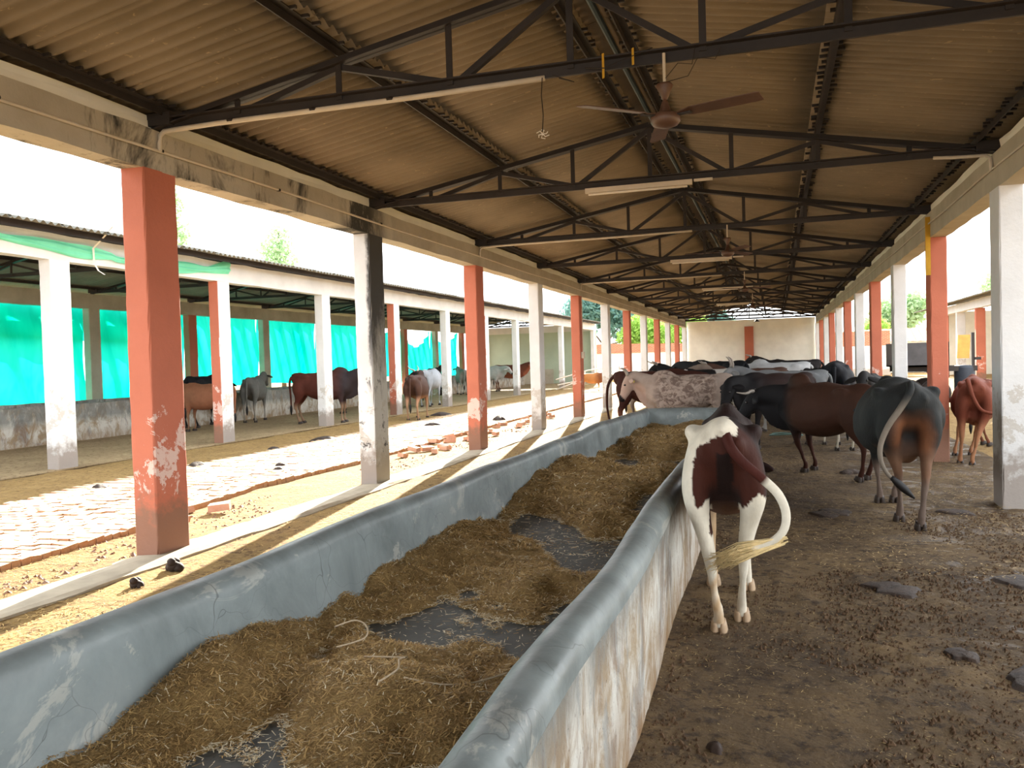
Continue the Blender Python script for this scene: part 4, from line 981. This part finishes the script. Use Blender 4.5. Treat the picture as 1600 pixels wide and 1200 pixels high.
tree((-7.6, 102, 0), [(0, 0, 6, 2.4, 2.8), (-1.8, 0, 5, 1.8, 2), (1.6, 0, 5, 1.8, 2)], mat_leaf_blue, 2800, .32, 'dark green tree farthest behind the shed end', 4, 16, .2)
tree((25, 95, 0), [(0, 0, 9.2, 3.6, 2.6), (3, 0, 8.4, 2.8, 2.2), (-3, 0, 7.6, 2.4, 2.0)], mat_leaf_hazed, 4200, .36, 'hazy broad tree above the far right shed', 7, 17, .3)
tree((13.0, 100, 0), [(0, 0, 5.6, 2.4, 2.4), (-2.4, 0, 4.4, 1.8, 1.8), (1.8, 0, 6.4, 1.6, 1.8)], mat_leaf_hazed, 2800, .32, 'hazy tree behind the right brick wall', 4.5, 18, .2)
tree((8.0, 74, 0), [(0, 0, 3.4, 1.0, 0.9), (-.8, 0, 3.0, .8, .7)], mat_leaf_lime, 1300, .18, 'small green bush beside the tiled house', 2.6, 19, .08, 'bush')
# ------------------------------------------------------------------ cattle
def loft(mb, st, lat=(0, 1, 0), n=16, sub=3, k=0.0):
    # st: rows (x, y, z, lateral radius, vertical radius); lat: sideways reference
    S = _smooth_path(st, sub); S[:, 3:] = np.maximum(S[:, 3:], 0.004); m = len(S); lat = Vector(lat); vs = []
    for i in range(m):
        t = Vector(S[min(i + 1, m - 1), :3] - S[max(i - 1, 0), :3]).normalized()
        l = (lat - t * lat.dot(t)).normalized(); u = t.cross(l); c = Vector(S[i, :3]); a, b = S[i, 3], S[i, 4]
        for j in range(n):
            th = 2 * math.pi * j / n; vs.append(c + l * (a * math.cos(th) * (1 - k * math.sin(th))) + u * (b * math.sin(th)))
    fs = [(i * n + j, i * n + (j + 1) % n, (i + 1) * n + (j + 1) % n, (i + 1) * n + j) for i in range(m - 1) for j in range(n)]
    vs += [Vector(S[0, :3]), Vector(S[-1, :3])]; o = m * n
    fs += [(o, (j + 1) % n, j) for j in range(n)] + [(o + 1, (m - 1) * n + j, (m - 1) * n + (j + 1) % n) for j in range(n)]
    mb.add(vs, fs)
def blob(mb, c, r, n=10):
    c = np.array(c); st = [(c[0] + r[0] * math.cos(a), c[1], c[2], r[1] * math.sin(a), r[2] * math.sin(a)) for a in np.linspace(math.pi, 0, 9)]
    loft(mb, st, n=n, sub=1)

def build_cow(name, loc, heading, scale, coat, label, poll=(1.14, 0, 1.36), face=(0.75, 0, -0.66), feet=None, tail=None, horn=0.18, hornshape='up', hump=0.0, fat=1.0, dewlap=0.06,
              voxel=0.03, switch='black', hoof=None, coatmat=None, group=None, tail_white=None, udder=0, ear_tag=False, bony=1.0, ear=1.0, tail_r=0.024, thigh=1.0, hip=1.0, tail_taper=.9):
    root = empty(name, loc, label, 'calf' if 'calf' in label.split()[:5] and 'calf' in name else 'cow', group, rz=math.radians(heading)); root.scale = (scale,) * 3
    mb = MB(); f = fat
    trunk = [(-.83, 0, 1.15, .05, .05), (-.79, 0, 1.14, .12, .10), (-.70, 0, 1.12, .18 * hip, .155), (-.58, 0, 1.08, .222 * hip, .215), (-.42, 0, 1.02, .245 * hip * (1 + (f - 1) * .5), .285), (-.20, 0, .955, .285 * f, .345 * (1 + (f - 1) * .4)),
             (.08, 0, .925, .295 * f, .36 * (1 + (f - 1) * .4)), (.30, 0, .945, .265 * f, .35), (.48, 0, .98, .215, .33), (.62, 0, 1.0, .175, .28), (.73, 0, 1.02, .12, .19), (.78, 0, 1.02, .06, .10)]
    loft(mb, trunk, k=0.16)
    for s in (-1, 1):       # hooks, pins and shoulder blades
        blob(mb, (-.47, s * .188 * hip, 1.20), (.13 * bony, .048 * bony, .055)); blob(mb, (-.78, s * .09, 1.15), (.07, .045, .055))
        blob(mb, (.42, s * .145, 1.03), (.15, .06, .20)); blob(mb, (.52, s * .15, .88), (.13, .085, .14))
    blob(mb, (.40, 0, 1.25), (.26, .07, .09)); blob(mb, (-.66, 0, 1.24), (.2, .08, .07))
    if hump: blob(mb, (.42, 0, 1.28 + hump * .4), (.20, .10, .08 + hump))
    p0 = Vector(poll); d = Vector(face).normalized(); lt = Vector((0, 0, 1)).cross(d)
    lt = lt.normalized() if lt.length > .15 else Vector((0, 1, 0)); u = d.cross(lt)
    nb = Vector((.60, 0, 1.06)); mid = nb.lerp(p0, .55) + Vector((0, 0, .02))
    loft(mb, [(.34, 0, 1.03, .17, .27), (nb.x, 0, nb.z, .14, .23), (mid.x, mid.y, mid.z, .10, .17), tuple(p0 - u * .04) + (.09, .13), tuple(p0 + d * .10 - u * .03) + (.08, .10)], k=0.1)
    hd = [(-.06, .0, .05, .05), (-.02, 0, .085, .09), (.08, -.015, .10, .115), (.18, -.025, .104, .115), (.27, -.03, .082, .10), (.36, -.03, .066, .082), (.43, -.03, .068, .07), (.475, -.03, .06, .058), (.50, -.03, .03, .03)]
    loft(mb, [tuple(p0 + d * t + u * o) + (a, b) for t, o, a, b in hd], lat=lt)
    if dewlap:
        th = p0 + d * .12 - u * .13
        loft(mb, [tuple(th) + (.03, .03), tuple(th.lerp(Vector((.62, 0, .72)), .5) - Vector((0, 0, .04))) + (.022, dewlap + .06), (.62, 0, .72, .035, dewlap + .07), (.45, 0, .62, .04, .05)], n=10)
    ft = {'FL': (.47, .15), 'FR': (.47, -.15), 'HL': (-.62, .15), 'HR': (-.62, -.15)}
    R = Matrix.Rotation(math.radians(-heading), 3, 'Z')
    for kx, w in (feet or {}).items():
        v = R @ (Vector((w[0], w[1], 0)) - Vector((loc[0], loc[1], 0))); ft[kx] = (v.x / scale, v.y / scale)
    for kx, (x, y) in ft.items():
        s = 1 if kx[1] == 'L' else -1
        if kx[0] == 'F':
            dx = x - .47; dy = y - s * .15
            loft(mb, [(.46, s * .15, .95, .07, .13), (.47, s * .155, .82, .075, .11), (.45 + dx * .15, s * .15 + dy * .2, .66, .065, .082), (.47 + dx * .4, s * .145 + dy * .4, .50, .048, .056), (.485 + dx * .55, s * .145 + dy * .55, .405, .044, .052), (.47 + dx * .65, s * .145 + dy * .65, .33, .033, .038), (.465 + dx * .85, s * .148 + dy * .85, .19, .030, .033),
                      (x - .005, y, .12, .038, .042), (x + .015, y, .06, .038, .043), (x + .025, y, .02, .042, .05)], n=12)
        else:
            dx = x + .62; dy = y - s * .15; q = thigh
            loft(mb, [(-.57, s * .125, 1.10, .09, .17), (-.595, s * .158, .96, .098 * q, .195 * q), (-.605 + dx * .1, s * .175 + dy * .1, .82, .092 * q, .175 * q), (-.615 + dx * .25, s * .168 + dy * .25, .70, .072 * q, .13), (-.655 + dx * .4, s * .155 + dy * .4, .585, .052, .085), (-.715 + dx * .55, s * .147 + dy * .55, .485, .045, .062), (-.715 + dx * .65, s * .145 + dy * .65, .40, .038, .048),
                      (-.685 + dx * .8, s * .147 + dy * .8, .25, .030, .035), (x - .025, y, .13, .038, .043), (x + .005, y, .06, .039, .045), (x + .02, y, .02, .043, .052)], n=12)
    if udder: blob(mb, (-.44, 0, .70), (.20, .13, .17 * udder))
    me = bpy.data.meshes.new(name); me.from_pydata(mb.v, [], mb.f)
    tmp = bpy.data.objects.new(name, me); C.objects.link(tmp)
    md = tmp.modifiers.new('r', 'REMESH'); md.mode = 'VOXEL'; md.voxel_size = voxel
    em = tmp.evaluated_get(bpy.context.evaluated_depsgraph_get()).to_mesh()
    nv = len(em.vertices); P = np.empty(nv * 3); em.vertices.foreach_get('co', P); P = P.reshape(-1, 3)
    ne = len(em.edges); E = np.empty(ne * 2, np.int32); em.edges.foreach_get('vertices', E); E = E.reshape(-1, 2)
    F = [tuple(p.vertices) for p in em.polygons]
    tmp.to_mesh_clear(); bpy.data.objects.remove(tmp); bpy.data.meshes.remove(me)
    deg = np.bincount(E.ravel(), minlength=nv).astype(float)[:, None]
    for it in range(max(4, int((0.058 / voxel) ** 2))):
        A = np.zeros_like(P); np.add.at(A, E[:, 0], P[E[:, 1]]); np.add.at(A, E[:, 1], P[E[:, 0]]); P = P * .45 + .55 * A / deg
    P[:, 2] = np.maximum(P[:, 2], 0.012)
    col = coat(P, dict(p0=np.array(p0), d=np.array(d)))
    mz = ((P - np.array(p0 + d * .47)) ** 2).sum(1) ** .5
    cm_ = getattr(coat, 'muzzle', None)
    if cm_ is not None: col = np.where((mz < .10)[:, None], np.array(cm_), col)
    # ears and tail are lofted on to the same skin
    ex = MB(); ecol = []
    for s in (-1, 1):
        b0 = p0 + d * .05 + lt * s * .085 - u * .02; dr = (lt * s * 1.0 - u * .5 - d * .12).normalized(); e = ear
        c0 = len(ex.v); loft(ex, [tuple(b0 + dr * t * e) + (a * e, b * e) for t, a, b in ((0, .02, .02), (.05, .045, .022), (.11, .058, .02), (.17, .046, .016), (.215, .012, .01))], lat=d, n=8, sub=2)
        ec = coat(np.array([list(b0)]), dict(p0=np.array(p0), d=np.array(d)))[0]; ecol += [ec] * (len(ex.v) - c0)
    tl = tail or [(-.80, 0, 1.20), (-.87, 0, 1.15), (-.90, 0, 1.0), (-.89, .01, .8), (-.88, .01, .6), (-.88, .01, .45)]
    n0 = len(ex.v); nt = len(tl); loft(ex, [tuple(p) + ((tail_r * (1.5 - tail_taper * i / nt),) * 2) for i, p in enumerate(tl)], n=8, sub=4)
    tv = np.array(ex.v[n0:]); tcol = coat(tv, dict(p0=np.array(p0), d=np.array(d), tail=True)); ecol += list(tcol)
    if tail_white:
        nn = len(tv) - 2; ring = np.minimum(np.arange(len(tv)) // 8, nn // 8 - 1) / (nn / 8 - 1)
        for i in range(len(tv)): ecol[n0 + i] = np.array(tail_white[1] if ring[i] > tail_white[0] else tail_white[2])
    allv = P.tolist() + [tuple(v) for v in ex.v]; o = nv; allf = F + [tuple(i + o for i in g) for g in ex.f]
    me = bpy.data.meshes.new('body'); me.from_pydata(allv, [], allf); me.polygons.foreach_set('use_smooth', [True] * len(me.polygons))
    cl = np.ones((len(allv), 4), np.float32); cl[:nv, :3] = col; cl[nv:, :3] = np.array(ecol)[:, :3]
    at = me.color_attributes.new('Col', 'FLOAT_COLOR', 'POINT'); at.data.foreach_set('color', cl.ravel()); me.materials.append(coatmat or mat_coat)
    me.update(); link('body', me, root)
    # hooves
    for kx, (x, y) in ft.items():
        mb = MB()
        for s in (-1, 1): loft(mb, [(x + .012, y + s * .021, .062, .022, .045), (x + .02, y + s * .023, .03, .026, .055), (x + .03, y + s * .025, 0.0, .028, .064)], n=10, sub=2)
        mb.build('hoof', hoof or mat_hoof, root, True)
    for s in (-1, 1):
        mb = MB(); blob(mb, tuple(p0 + d * .165 + lt * s * .094 + u * .025), (.022, .016, .02), 8); mb.build('eye', mat_eye, root, True)
        if horn:
            b = p0 + lt * s * .05 + u * .055 - d * .02
            if hornshape == 'up': pts = [b, b + lt * s * .06 + u * .05, b + lt * s * horn * .75 + u * horn * .55 + d * .03, b + lt * s * horn * .8 + u * horn * 1.1 + d * .06]
            elif hornshape == 'wide': pts = [b, b + lt * s * .08 + u * .01, b + lt * s * horn * .9 + u * .03 + d * .05, b + lt * s * horn * 1.3 + u * horn * .5 + d * .10]
            else: pts = [b, b - d * .05 + u * .05 + lt * s * .02, b - d * .08 + u * horn * .8 + lt * s * .03, b - d * .06 + u * horn * 1.2 + lt * s * .02]
            mb = MB(); loft(mb, [tuple(q) + (r, r) for q, r in zip(pts, (.03, .026, .018, .006))], lat=d, n=8, sub=3); mb.build('horn', mat_horn, root, True)
    if ear_tag:
        b = p0 + d * .03 + lt * .19 - u * .09; mb = MB(); mb.obox(b, d * .02, lt * .006, u * .03); mb.build('ear_tag', mat_tag, root)
    if switch:
        t = Vector(tl[-1]); q = (t - Vector(tl[-2])).normalized(); mb = MB(); sw = mat_hair_cream if switch == 'cream' else mat_hair_brown if switch == 'brown' else mat_hair_black
        if switch == 'cream':
            r = random.Random(5); dr = Vector(tail[-1]) - Vector(tail[-2]); dr.normalize()
            for k in range(120):
                o = Vector((r.uniform(-.02, .02), r.uniform(-.02, .02), r.uniform(-.035, .035))); L = r.uniform(.10, .26); sp = Vector((r.uniform(-.25, .25), r.uniform(-.2, .2), r.uniform(-.40, .22)))
                mb.tube([t - dr * r.uniform(.04, .2) + o * .7, t + dr * L * .4 + o * 1.5 + sp * .03, t + dr * L + sp * .18], .0045, 4, 0, .25)
        else:
            loft(mb, [tuple(t - q * .03) + (.018, .018), tuple(t + q * .06) + (.034, .034), tuple(t + q * .14) + (.03, .03), tuple(t + q * .23) + (.008, .008)], n=8)
        mb.build('tail_switch', sw, root, True)
    return root

def L3(r, g, b): return np.array(srgb(r, g, b)[:3])
def uni(c, belly=None, legs=None, dark=None, noise=0.0, muzzle=(20, 18, 18), face=None, seed=3):
    c = L3(*c)
    def f(P, lm):
        n = len(P); col = np.tile(c, (n, 1)); x, y, z = P.T
        if dark is not None:   # darker towards the neck and shoulders
            t = np.clip((x - .15) / .4, 0, 1)[:, None]; col = col * (1 - t) + L3(*dark) * t
        if belly is not None and not lm.get('tail'):
            t = np.clip((.72 - z) / .15, 0, 1)[:, None]; col = col * (1 - t) + L3(*belly) * t
        if legs is not None and not lm.get('tail'):
            t = np.clip((.55 - z) / .12, 0, 1)[:, None]; col = col * (1 - t) + L3(*legs) * t
        if face is not None:
            t = np.clip(((P - lm['p0']) @ lm['d'] + .02) / .08, 0, 1)[:, None] * (x > .75)[:, None]; col = col * (1 - t) + L3(*face) * t
        if noise:
            k = np.clip((fbm(x * 3 + 1.7 * y, z * 3 + y, seed) - .5) * 14, 0, 1)[:, None] * noise
            col = col * (1 - k) + L3(222, 216, 208) * k
        return col
    f.muzzle = L3(*muzzle); return f

def calf_coat(P, lm):
    x, y, z = P.T; br = L3(66, 31, 21); dk = L3(40, 24, 21); wh = L3(226, 218, 200); tan = L3(190, 146, 92)
    w = 0.05 * (fbm(x * 6 + y * 5, z * 6, 81) - .5)
    col = np.tile(br, (len(P), 1)); t = np.clip((-.62 - x) / .08, 0, 1)[:, None]; col = dk * (1 - t) + br * t
    mid = (np.abs(y + .01 + w) < .045) & (x < -.6) & (z < 1.10); col[mid] = dk * .7
    lo = (z + w * 1.5 < .80 + .05 * np.sin(y * 26 + .6)) & (x < -.34) & (z < .88) & ((np.abs(y) > .085) | (z < .60))
    inner = (np.abs(y) <= .16) & (x > -.55) & (x < .3) & (z < .80) & ~lo; t = (np.clip((.80 - z) / .12, 0, 1) * inner)[:, None]; col = col * (1 - t) + L3(104, 72, 54) * t
    top = (z + .45 * y + w > 1.20) & (y > -.03 + w) & (x < -.25)
    strip = (y + w > .125 + .05 * np.sin((z - .70) * 6.5)) & (x < -.44 + w * 2) & (z > .60)
    tuft = (x < -.66) & (z + w > 1.19) & (y > -.09)
    col[lo | top | strip | tuft] = wh
    fl = (z < .56) & (x > .2); col[fl] = wh
    k = np.clip((fbm(x * 4, z * 5 + y * 7, 83) - .42) * 5, 0, 1)[:, None] * ((z < .56) & (z > .05))[:, None] * .75 * np.clip((y[:, None] + .12) * 6, .25, 1); col = col * (1 - k) + tan * k
    return col
calf_coat.muzzle = L3(200, 170, 160)
def black_brown(P, lm):
    x, y, z = P.T; bk = L3(40, 42, 42); br = L3(132, 84, 54); gr = L3(112, 96, 86); col = np.tile(bk, (len(P), 1))
    if lm.get('tail'):
        t = np.clip((1.18 - z) / .12, 0, 1)[:, None]; return bk * (1 - t) + L3(128, 118, 106) * t
    q = .10 * (fbm(x * 5 + y * 6, z * 5, 87) - .5); t = np.clip((-.60 - x) / .12, 0, 1) * np.clip((1.08 + q - z) / .16, 0, 1) * np.clip((.20 + q - np.abs(y)) / .12, 0, 1) * np.clip((z - .5) / .2, 0, 1) * .85; t = t[:, None]; col = col * (1 - t) + br * t
    t = np.clip((.72 - z) / .14, 0, 1)[:, None] * (x < -.3)[:, None]; col = col * (1 - t) + L3(110, 80, 60) * t
    t = np.clip((.48 - z) / .10, 0, 1)[:, None]; return col * (1 - t) + gr * t
black_brown.muzzle = L3(20, 18, 18)
def bull(P, lm):
    x, y, z = P.T; br = L3(62, 38, 27); bk = L3(28, 27, 29); t = np.clip((x - .30 + (.9 - z) * .25) / .25, 0, 1)[:, None]
    col = br * (1 - t) + bk * t; t = np.clip((.62 - z) / .2, 0, 1)[:, None]; return col * (1 - t) + L3(60, 32, 22) * t
bull.muzzle = L3(18, 16, 16)
def pied(P, lm):
    x, y, z = P.T; k = (fbm(x * 2.2 + y, z * 2.2, 93) > .52)[:, None]; return np.where(k, L3(214, 208, 200), L3(30, 28, 28))
pied.muzzle = L3(40, 36, 36)

GZ = lambda x: FZ(min(x, 2.3)) - 0.004
# the calf in front: tail traced in the plane behind it
def to_local(loc, heading, scale, pts):
    R = Matrix.Rotation(math.radians(-heading), 3, 'Z'); return [tuple((R @ (Vector(p) - Vector(loc))) / scale) for p in pts]
A = (-.335, 5.98, GZ(-.3))
build_cow('calf', A, 91.5, 1.03, calf_coat, 'brown and white calf with a swinging white tail beside the trough', poll=(1.1, -.05, .86), face=(.6, 0, -.8), voxel=.0165, switch='cream', horn=0, dewlap=0, hoof=mat_hoof_pale,
          feet={'HL': (-.365, 5.34), 'HR': (-.235, 5.60), 'FR': (-.22, 6.34), 'FL': (-.47, 6.42)}, bony=1.1, fat=.82, thigh=.9, tail_r=.021, tail_taper=.6,
          tail=to_local(A, 91.5, 1.03, [(-.29, 5.17, 1.13), (-.26, 5.10, 1.06), (-.20, 5.09, .98), (-.08, 5.10, .87), (.005, 5.11, .78), (.045, 5.11, .67), (.025, 5.10, .565), (-.06, 5.10, .49), (-.15, 5.10, .46)]), tail_white=(.40, L3(226, 218, 200), L3(70, 30, 22)))
G_ = (1.215, 9.74, GZ(1.2))
build_cow('cow', G_, 93, 1.10, black_brown, 'large black cow with brown thighs seen from behind, tail swung left', fat=1.27, hip=1.25, bony=1.25, voxel=.021, horn=0, udder=1.0, poll=(1.2, -.05, 1.02), face=(.6, 0, -.8),
          feet={'HL': (1.18, 9.28), 'HR': (1.315, 8.86), 'FL': (1.12, 10.42), 'FR': (1.28, 10.45)}, thigh=1.1,
          tail=to_local(G_, 93, 1.10, [(1.24, 8.88, 1.27), (1.22, 8.74, 1.20), (1.13, 8.70, 1.05), (1.02, 8.70, .88), (.95, 8.70, .70), (.95, 8.70, .55), (1.0, 8.70, .43), (1.06, 8.70, .37)]), tail_r=.022)
F_ = (.63, 12.55, GZ(.6))
build_cow('cow', F_, 135, 1.0, bull, 'dark brown humped bull with black neck and pale horns, side on behind the calf', hump=.07, poll=(.98, .30, 1.13), face=(.55, .35, -.8), horn=.25, hornshape='wide', dewlap=.10, voxel=.022, fat=1.2,
          feet={'HL': (1.06, 12.02), 'FL': (.40, 12.86), 'FR': (.54, 13.10)}, ear=1.1)
build_cow('cow', (2.99, 14.85, -.175), 80, 1.02, uni((112, 58, 42), belly=(140, 90, 64), legs=(164, 116, 84), noise=0), 'red brown cow seen from behind between the two nearest right pillars', voxel=.024, horn=0, udder=.8, switch='brown', fat=1.1, poll=(1.15, .1, .95), face=(.5, 0, -.85),
          feet={'HL': (2.68, 14.29), 'HR': (2.80, 14.06), 'FL': (2.80, 15.33), 'FR': (3.05, 15.4)},
          tail=to_local((2.99, 14.85, -.175), 80, 1.02, [(2.75, 14.04, 1.12), (2.75, 13.95, 1.04), (2.80, 13.92, .85), (2.90, 13.92, .68), (3.06, 13.92, .62), (3.14, 13.94, .6)]))
build_cow('cow', (-1.66, 16.75, GZ(-1.6)), 178, 1.05, uni((176, 158, 146), belly=(190, 172, 156), legs=(190, 160, 130), muzzle=(24, 20, 20), face=(186, 160, 146)), 'pale speckled cow with a yellow ear tag and black muzzle behind the trough end', poll=(1.06, .02, 1.25), face=(.42, .05, -.9), horn=.16, hornshape='back', voxel=.022, coatmat=mat_coat_speckled, ear_tag=True, hump=.02, bony=1.1, ear=.9)
build_cow('cow', (-2.58, 18.9, GZ(-2.5)), 6, 1.08, uni((66, 36, 28), legs=(120, 76, 56), belly=(60, 34, 28)), 'dark chestnut cow behind the pale speckled one, long tail hanging at left', poll=(1.1, 0, 1.1), face=(.5, 0, -.85), voxel=.026, switch='brown',
          tail=[(-.80, 0, 1.22), (-.90, 0, 1.12), (-.97, 0, .95), (-.99, 0, .6), (-.95, 0, .3), (-.90, 0, .16)], horn=0)
build_cow('cow', (-.02, 16.4, GZ(0)), 218, 1.05, uni((44, 26, 22), dark=(26, 24, 26)), 'near black brown cow standing behind the bull\'s horns', poll=(1.02, .1, 1.15), face=(.4, .1, -.9), horn=0, voxel=.026, fat=1.1)
build_cow('cow', (.25, 19.6, GZ(0)), 186, 1.04, uni((126, 128, 130), legs=(150, 146, 140), face=(150, 150, 150)), 'grey cow whose head shows between the speckled cow and the near black one', poll=(1.12, 0, 1.34), face=(.75, .2, -.6), horn=.2, hornshape='back', voxel=.03)
build_cow('cow', (.05, 26.2, GZ(0)), 182, 1.14, uni((196, 198, 200), legs=(186, 184, 180), belly=(180, 180, 180)), 'white grey cow, its long back showing in front of the end wall', voxel=.034, hump=.03, horn=0, poll=(1.1, 0, 1.1), face=(.5, 0, -.85))
build_cow('cow', (1.38, 21.2, GZ(1.3)), 84, 1.16, uni((34, 36, 42)), 'black cow seen from behind at the foot of the right pillars', poll=(1.12, 0, 1.02), face=(.5, 0, -.85), hip=1.2, voxel=.032, horn=0, fat=1.25)
build_cow('cow', (.95, 23.7, GZ(.8)), 280, 1.02, uni((30, 30, 32), face=(60, 60, 62)), 'black cow with a white edged head left of the black cow by the right pillars', voxel=.032, horn=0, poll=(1.05, 0, 1.22))
build_cow('cow', (1.80, 17.6, GZ(1.8)), 262, 1.0, uni((34, 32, 32)), 'black cow with a large grey ear facing the camera behind the large black cow', poll=(1.05, -.12, 1.30), face=(.75, -.1, -.62), voxel=.03, horn=0, ear=1.35)
build_cow('cow', (1.06, 16.4, GZ(1)), 100, .86, uni((206, 196, 178)), 'cream cow of which only the pale legs show under the bull', poll=(1.1, 0, .9), face=(.5, 0, -.85), voxel=.034, horn=0)
build_cow('cow', (-1.62, 24.6, GZ(-1.6)), 150, 1.2, uni((28, 30, 34)), 'tall black cow, its back highest in the herd', voxel=.034, horn=0, poll=(1.1, 0, 1.2))
build_cow('cow', (-1.75, 21.6, GZ(-1.7)), 205, 1.06, pied, 'black and white cow with a turned up head left of the tall black one', voxel=.032, horn=.16, poll=(1.1, 0, 1.38))
build_cow('cow', (-2.9, 22.3, GZ(-3)), 4, 1.03, uni((140, 124, 112)), 'grey brown cow showing its back behind the chestnut cow', voxel=.034, horn=0)
build_cow('cow', (-.55, 23.0, GZ(0)), 195, 1.06, uni((92, 66, 54), face=(190, 180, 170)), 'brown cow with a pale face behind the grey cow\'s head', voxel=.034, horn=.15)
build_cow('cow', (.55, 30.5, GZ(0)), 175, 1.16, uni((40, 36, 36)), 'dark cow barely showing over the white grey cow\'s back', voxel=.036, horn=.15)
build_cow('cow', (4.15, 17.0, -.15), 8, .92, uni((96, 50, 36), legs=(110, 64, 44)), 'brown cow half hidden behind the nearest white right pillar', voxel=.034, horn=0)
build_cow('calf', (-8.6, 40.6, -.02), 5, .72, uni((176, 116, 66), legs=(206, 168, 122), dark=(120, 70, 40), face=(44, 34, 30)), 'small tan calf standing in the sunny yard far away', voxel=.036, horn=0, poll=(1.1, 0, 1.3))
# neighbouring shed
build_cow('cow', (-14.3, 18.7, 0), 183, .97, uni((150, 98, 72), legs=(150, 112, 86)), 'tan brown cow behind the nearest orange pillar, in the neighbouring shed', voxel=.034, horn=0)
build_cow('cow', (-15.62, 20.4, 0), 95, 1.12, uni((26, 26, 30)), 'black cow behind the tan brown one in the neighbouring shed', voxel=.036, horn=0, poll=(1.1, 0, 1.1))
build_cow('cow', (-15.2, 22.2, 0), 110, 1.05, uni((110, 110, 106), legs=(158, 150, 138)), 'grey cow seen from behind beside the first orange sided pillar', voxel=.034, horn=0)
build_cow('cow', (-12.25, 21.25, 0), 14, 1.12, uni((92, 48, 38), legs=(150, 120, 96), dark=(52, 44, 46)), 'brown humped cow with pale legs behind the third front pillar of the neighbouring shed', voxel=.03, horn=.18, hump=.05, poll=(1.1, -.1, 1.3), hornshape='back', dewlap=.09)
build_cow('cow', (-13.5, 25.6, 0), 188, 1.08, uni((28, 28, 30)), 'black cow left of the mould streaked pillar, in the neighbouring shed', voxel=.034, horn=0)
build_cow('cow', (-10.12, 22.95, -.03), 100, 1.02, uni((74, 52, 44), legs=(176, 140, 112), dark=(40, 34, 34), belly=(170, 130, 104)), 'small brown humped bull with horns standing at the edge of the sunny yard', voxel=.028, horn=.2, hump=.06, poll=(1.0, .28, 1.32), face=(.4, .75, -.35), switch='black')
build_cow('cow', (-12.5, 29.6, 0), 95, 1.08, uni((196, 202, 212)), 'pale blue grey cow behind the small humped bull', poll=(1.1, 0, 1.0), face=(.5, 0, -.85), voxel=.036, horn=0)
build_cow('cow', (-18.48, 44.3, 0), 92, 1.05, uni((26, 26, 28)), 'black cow behind the far low trough', voxel=.04, horn=.2)
build_cow('cow', (-15.2, 40.0, 0), 120, 1.0, uni((150, 150, 146)), 'grey cow beside the far orange pillar in the neighbouring shed', voxel=.04, horn=0)
build_cow('cow', (-14.9, 43.4, 0), -5, 1.06, uni((206, 204, 202), legs=(130, 90, 70)), 'white faced pale cow near the green end wall', voxel=.038, horn=0, poll=(1.1, -.1, 1.2), face=(.7, -.1, -.7))
build_cow('cow', (-14.4, 45.6, 0), 0, 1.1, uni((110, 66, 52), face=(150, 90, 70)), 'brown horned cow behind the white faced one near the green end wall', voxel=.038, horn=.2, poll=(1.16, 0, 1.32))

# small things
_t = empty('rope', (.17, 18.3, FZ(0) + .01), 'grey green rope heaped on the floor behind the dark bull', 'rope')
mb = MB(); r = random.Random(4)
mb.tube([tuple(q) for q in _smooth_path([(.30 * math.cos(a * 1.3) + r.uniform(-.06, .06), .16 * math.sin(a * 1.3) + r.uniform(-.05, .05), .02 + .015 * (k % 3)) for k, a in enumerate(np.arange(0, 16, .8))], 3)], .014, 6)
mb.build('rope_coil', plain('grey_green_rope', srgb(96, 120, 112)), _t, True)
_t = empty('switch_box', (XL + .02, Y1 + 4 * SP + .2, 1.72), 'small pale switch box on the fifth left pillar', 'box')
mb = MB(); mb.box(-.02, .05, -.09, .09, -.09, .09); mb.build('box', mat_pipe, _t)
mb = MB(); mb.tube([(.015, 0, .09), (.015, 0, 1.62)], .014, 6); mb.build('conduit', mat_pipe, _t)
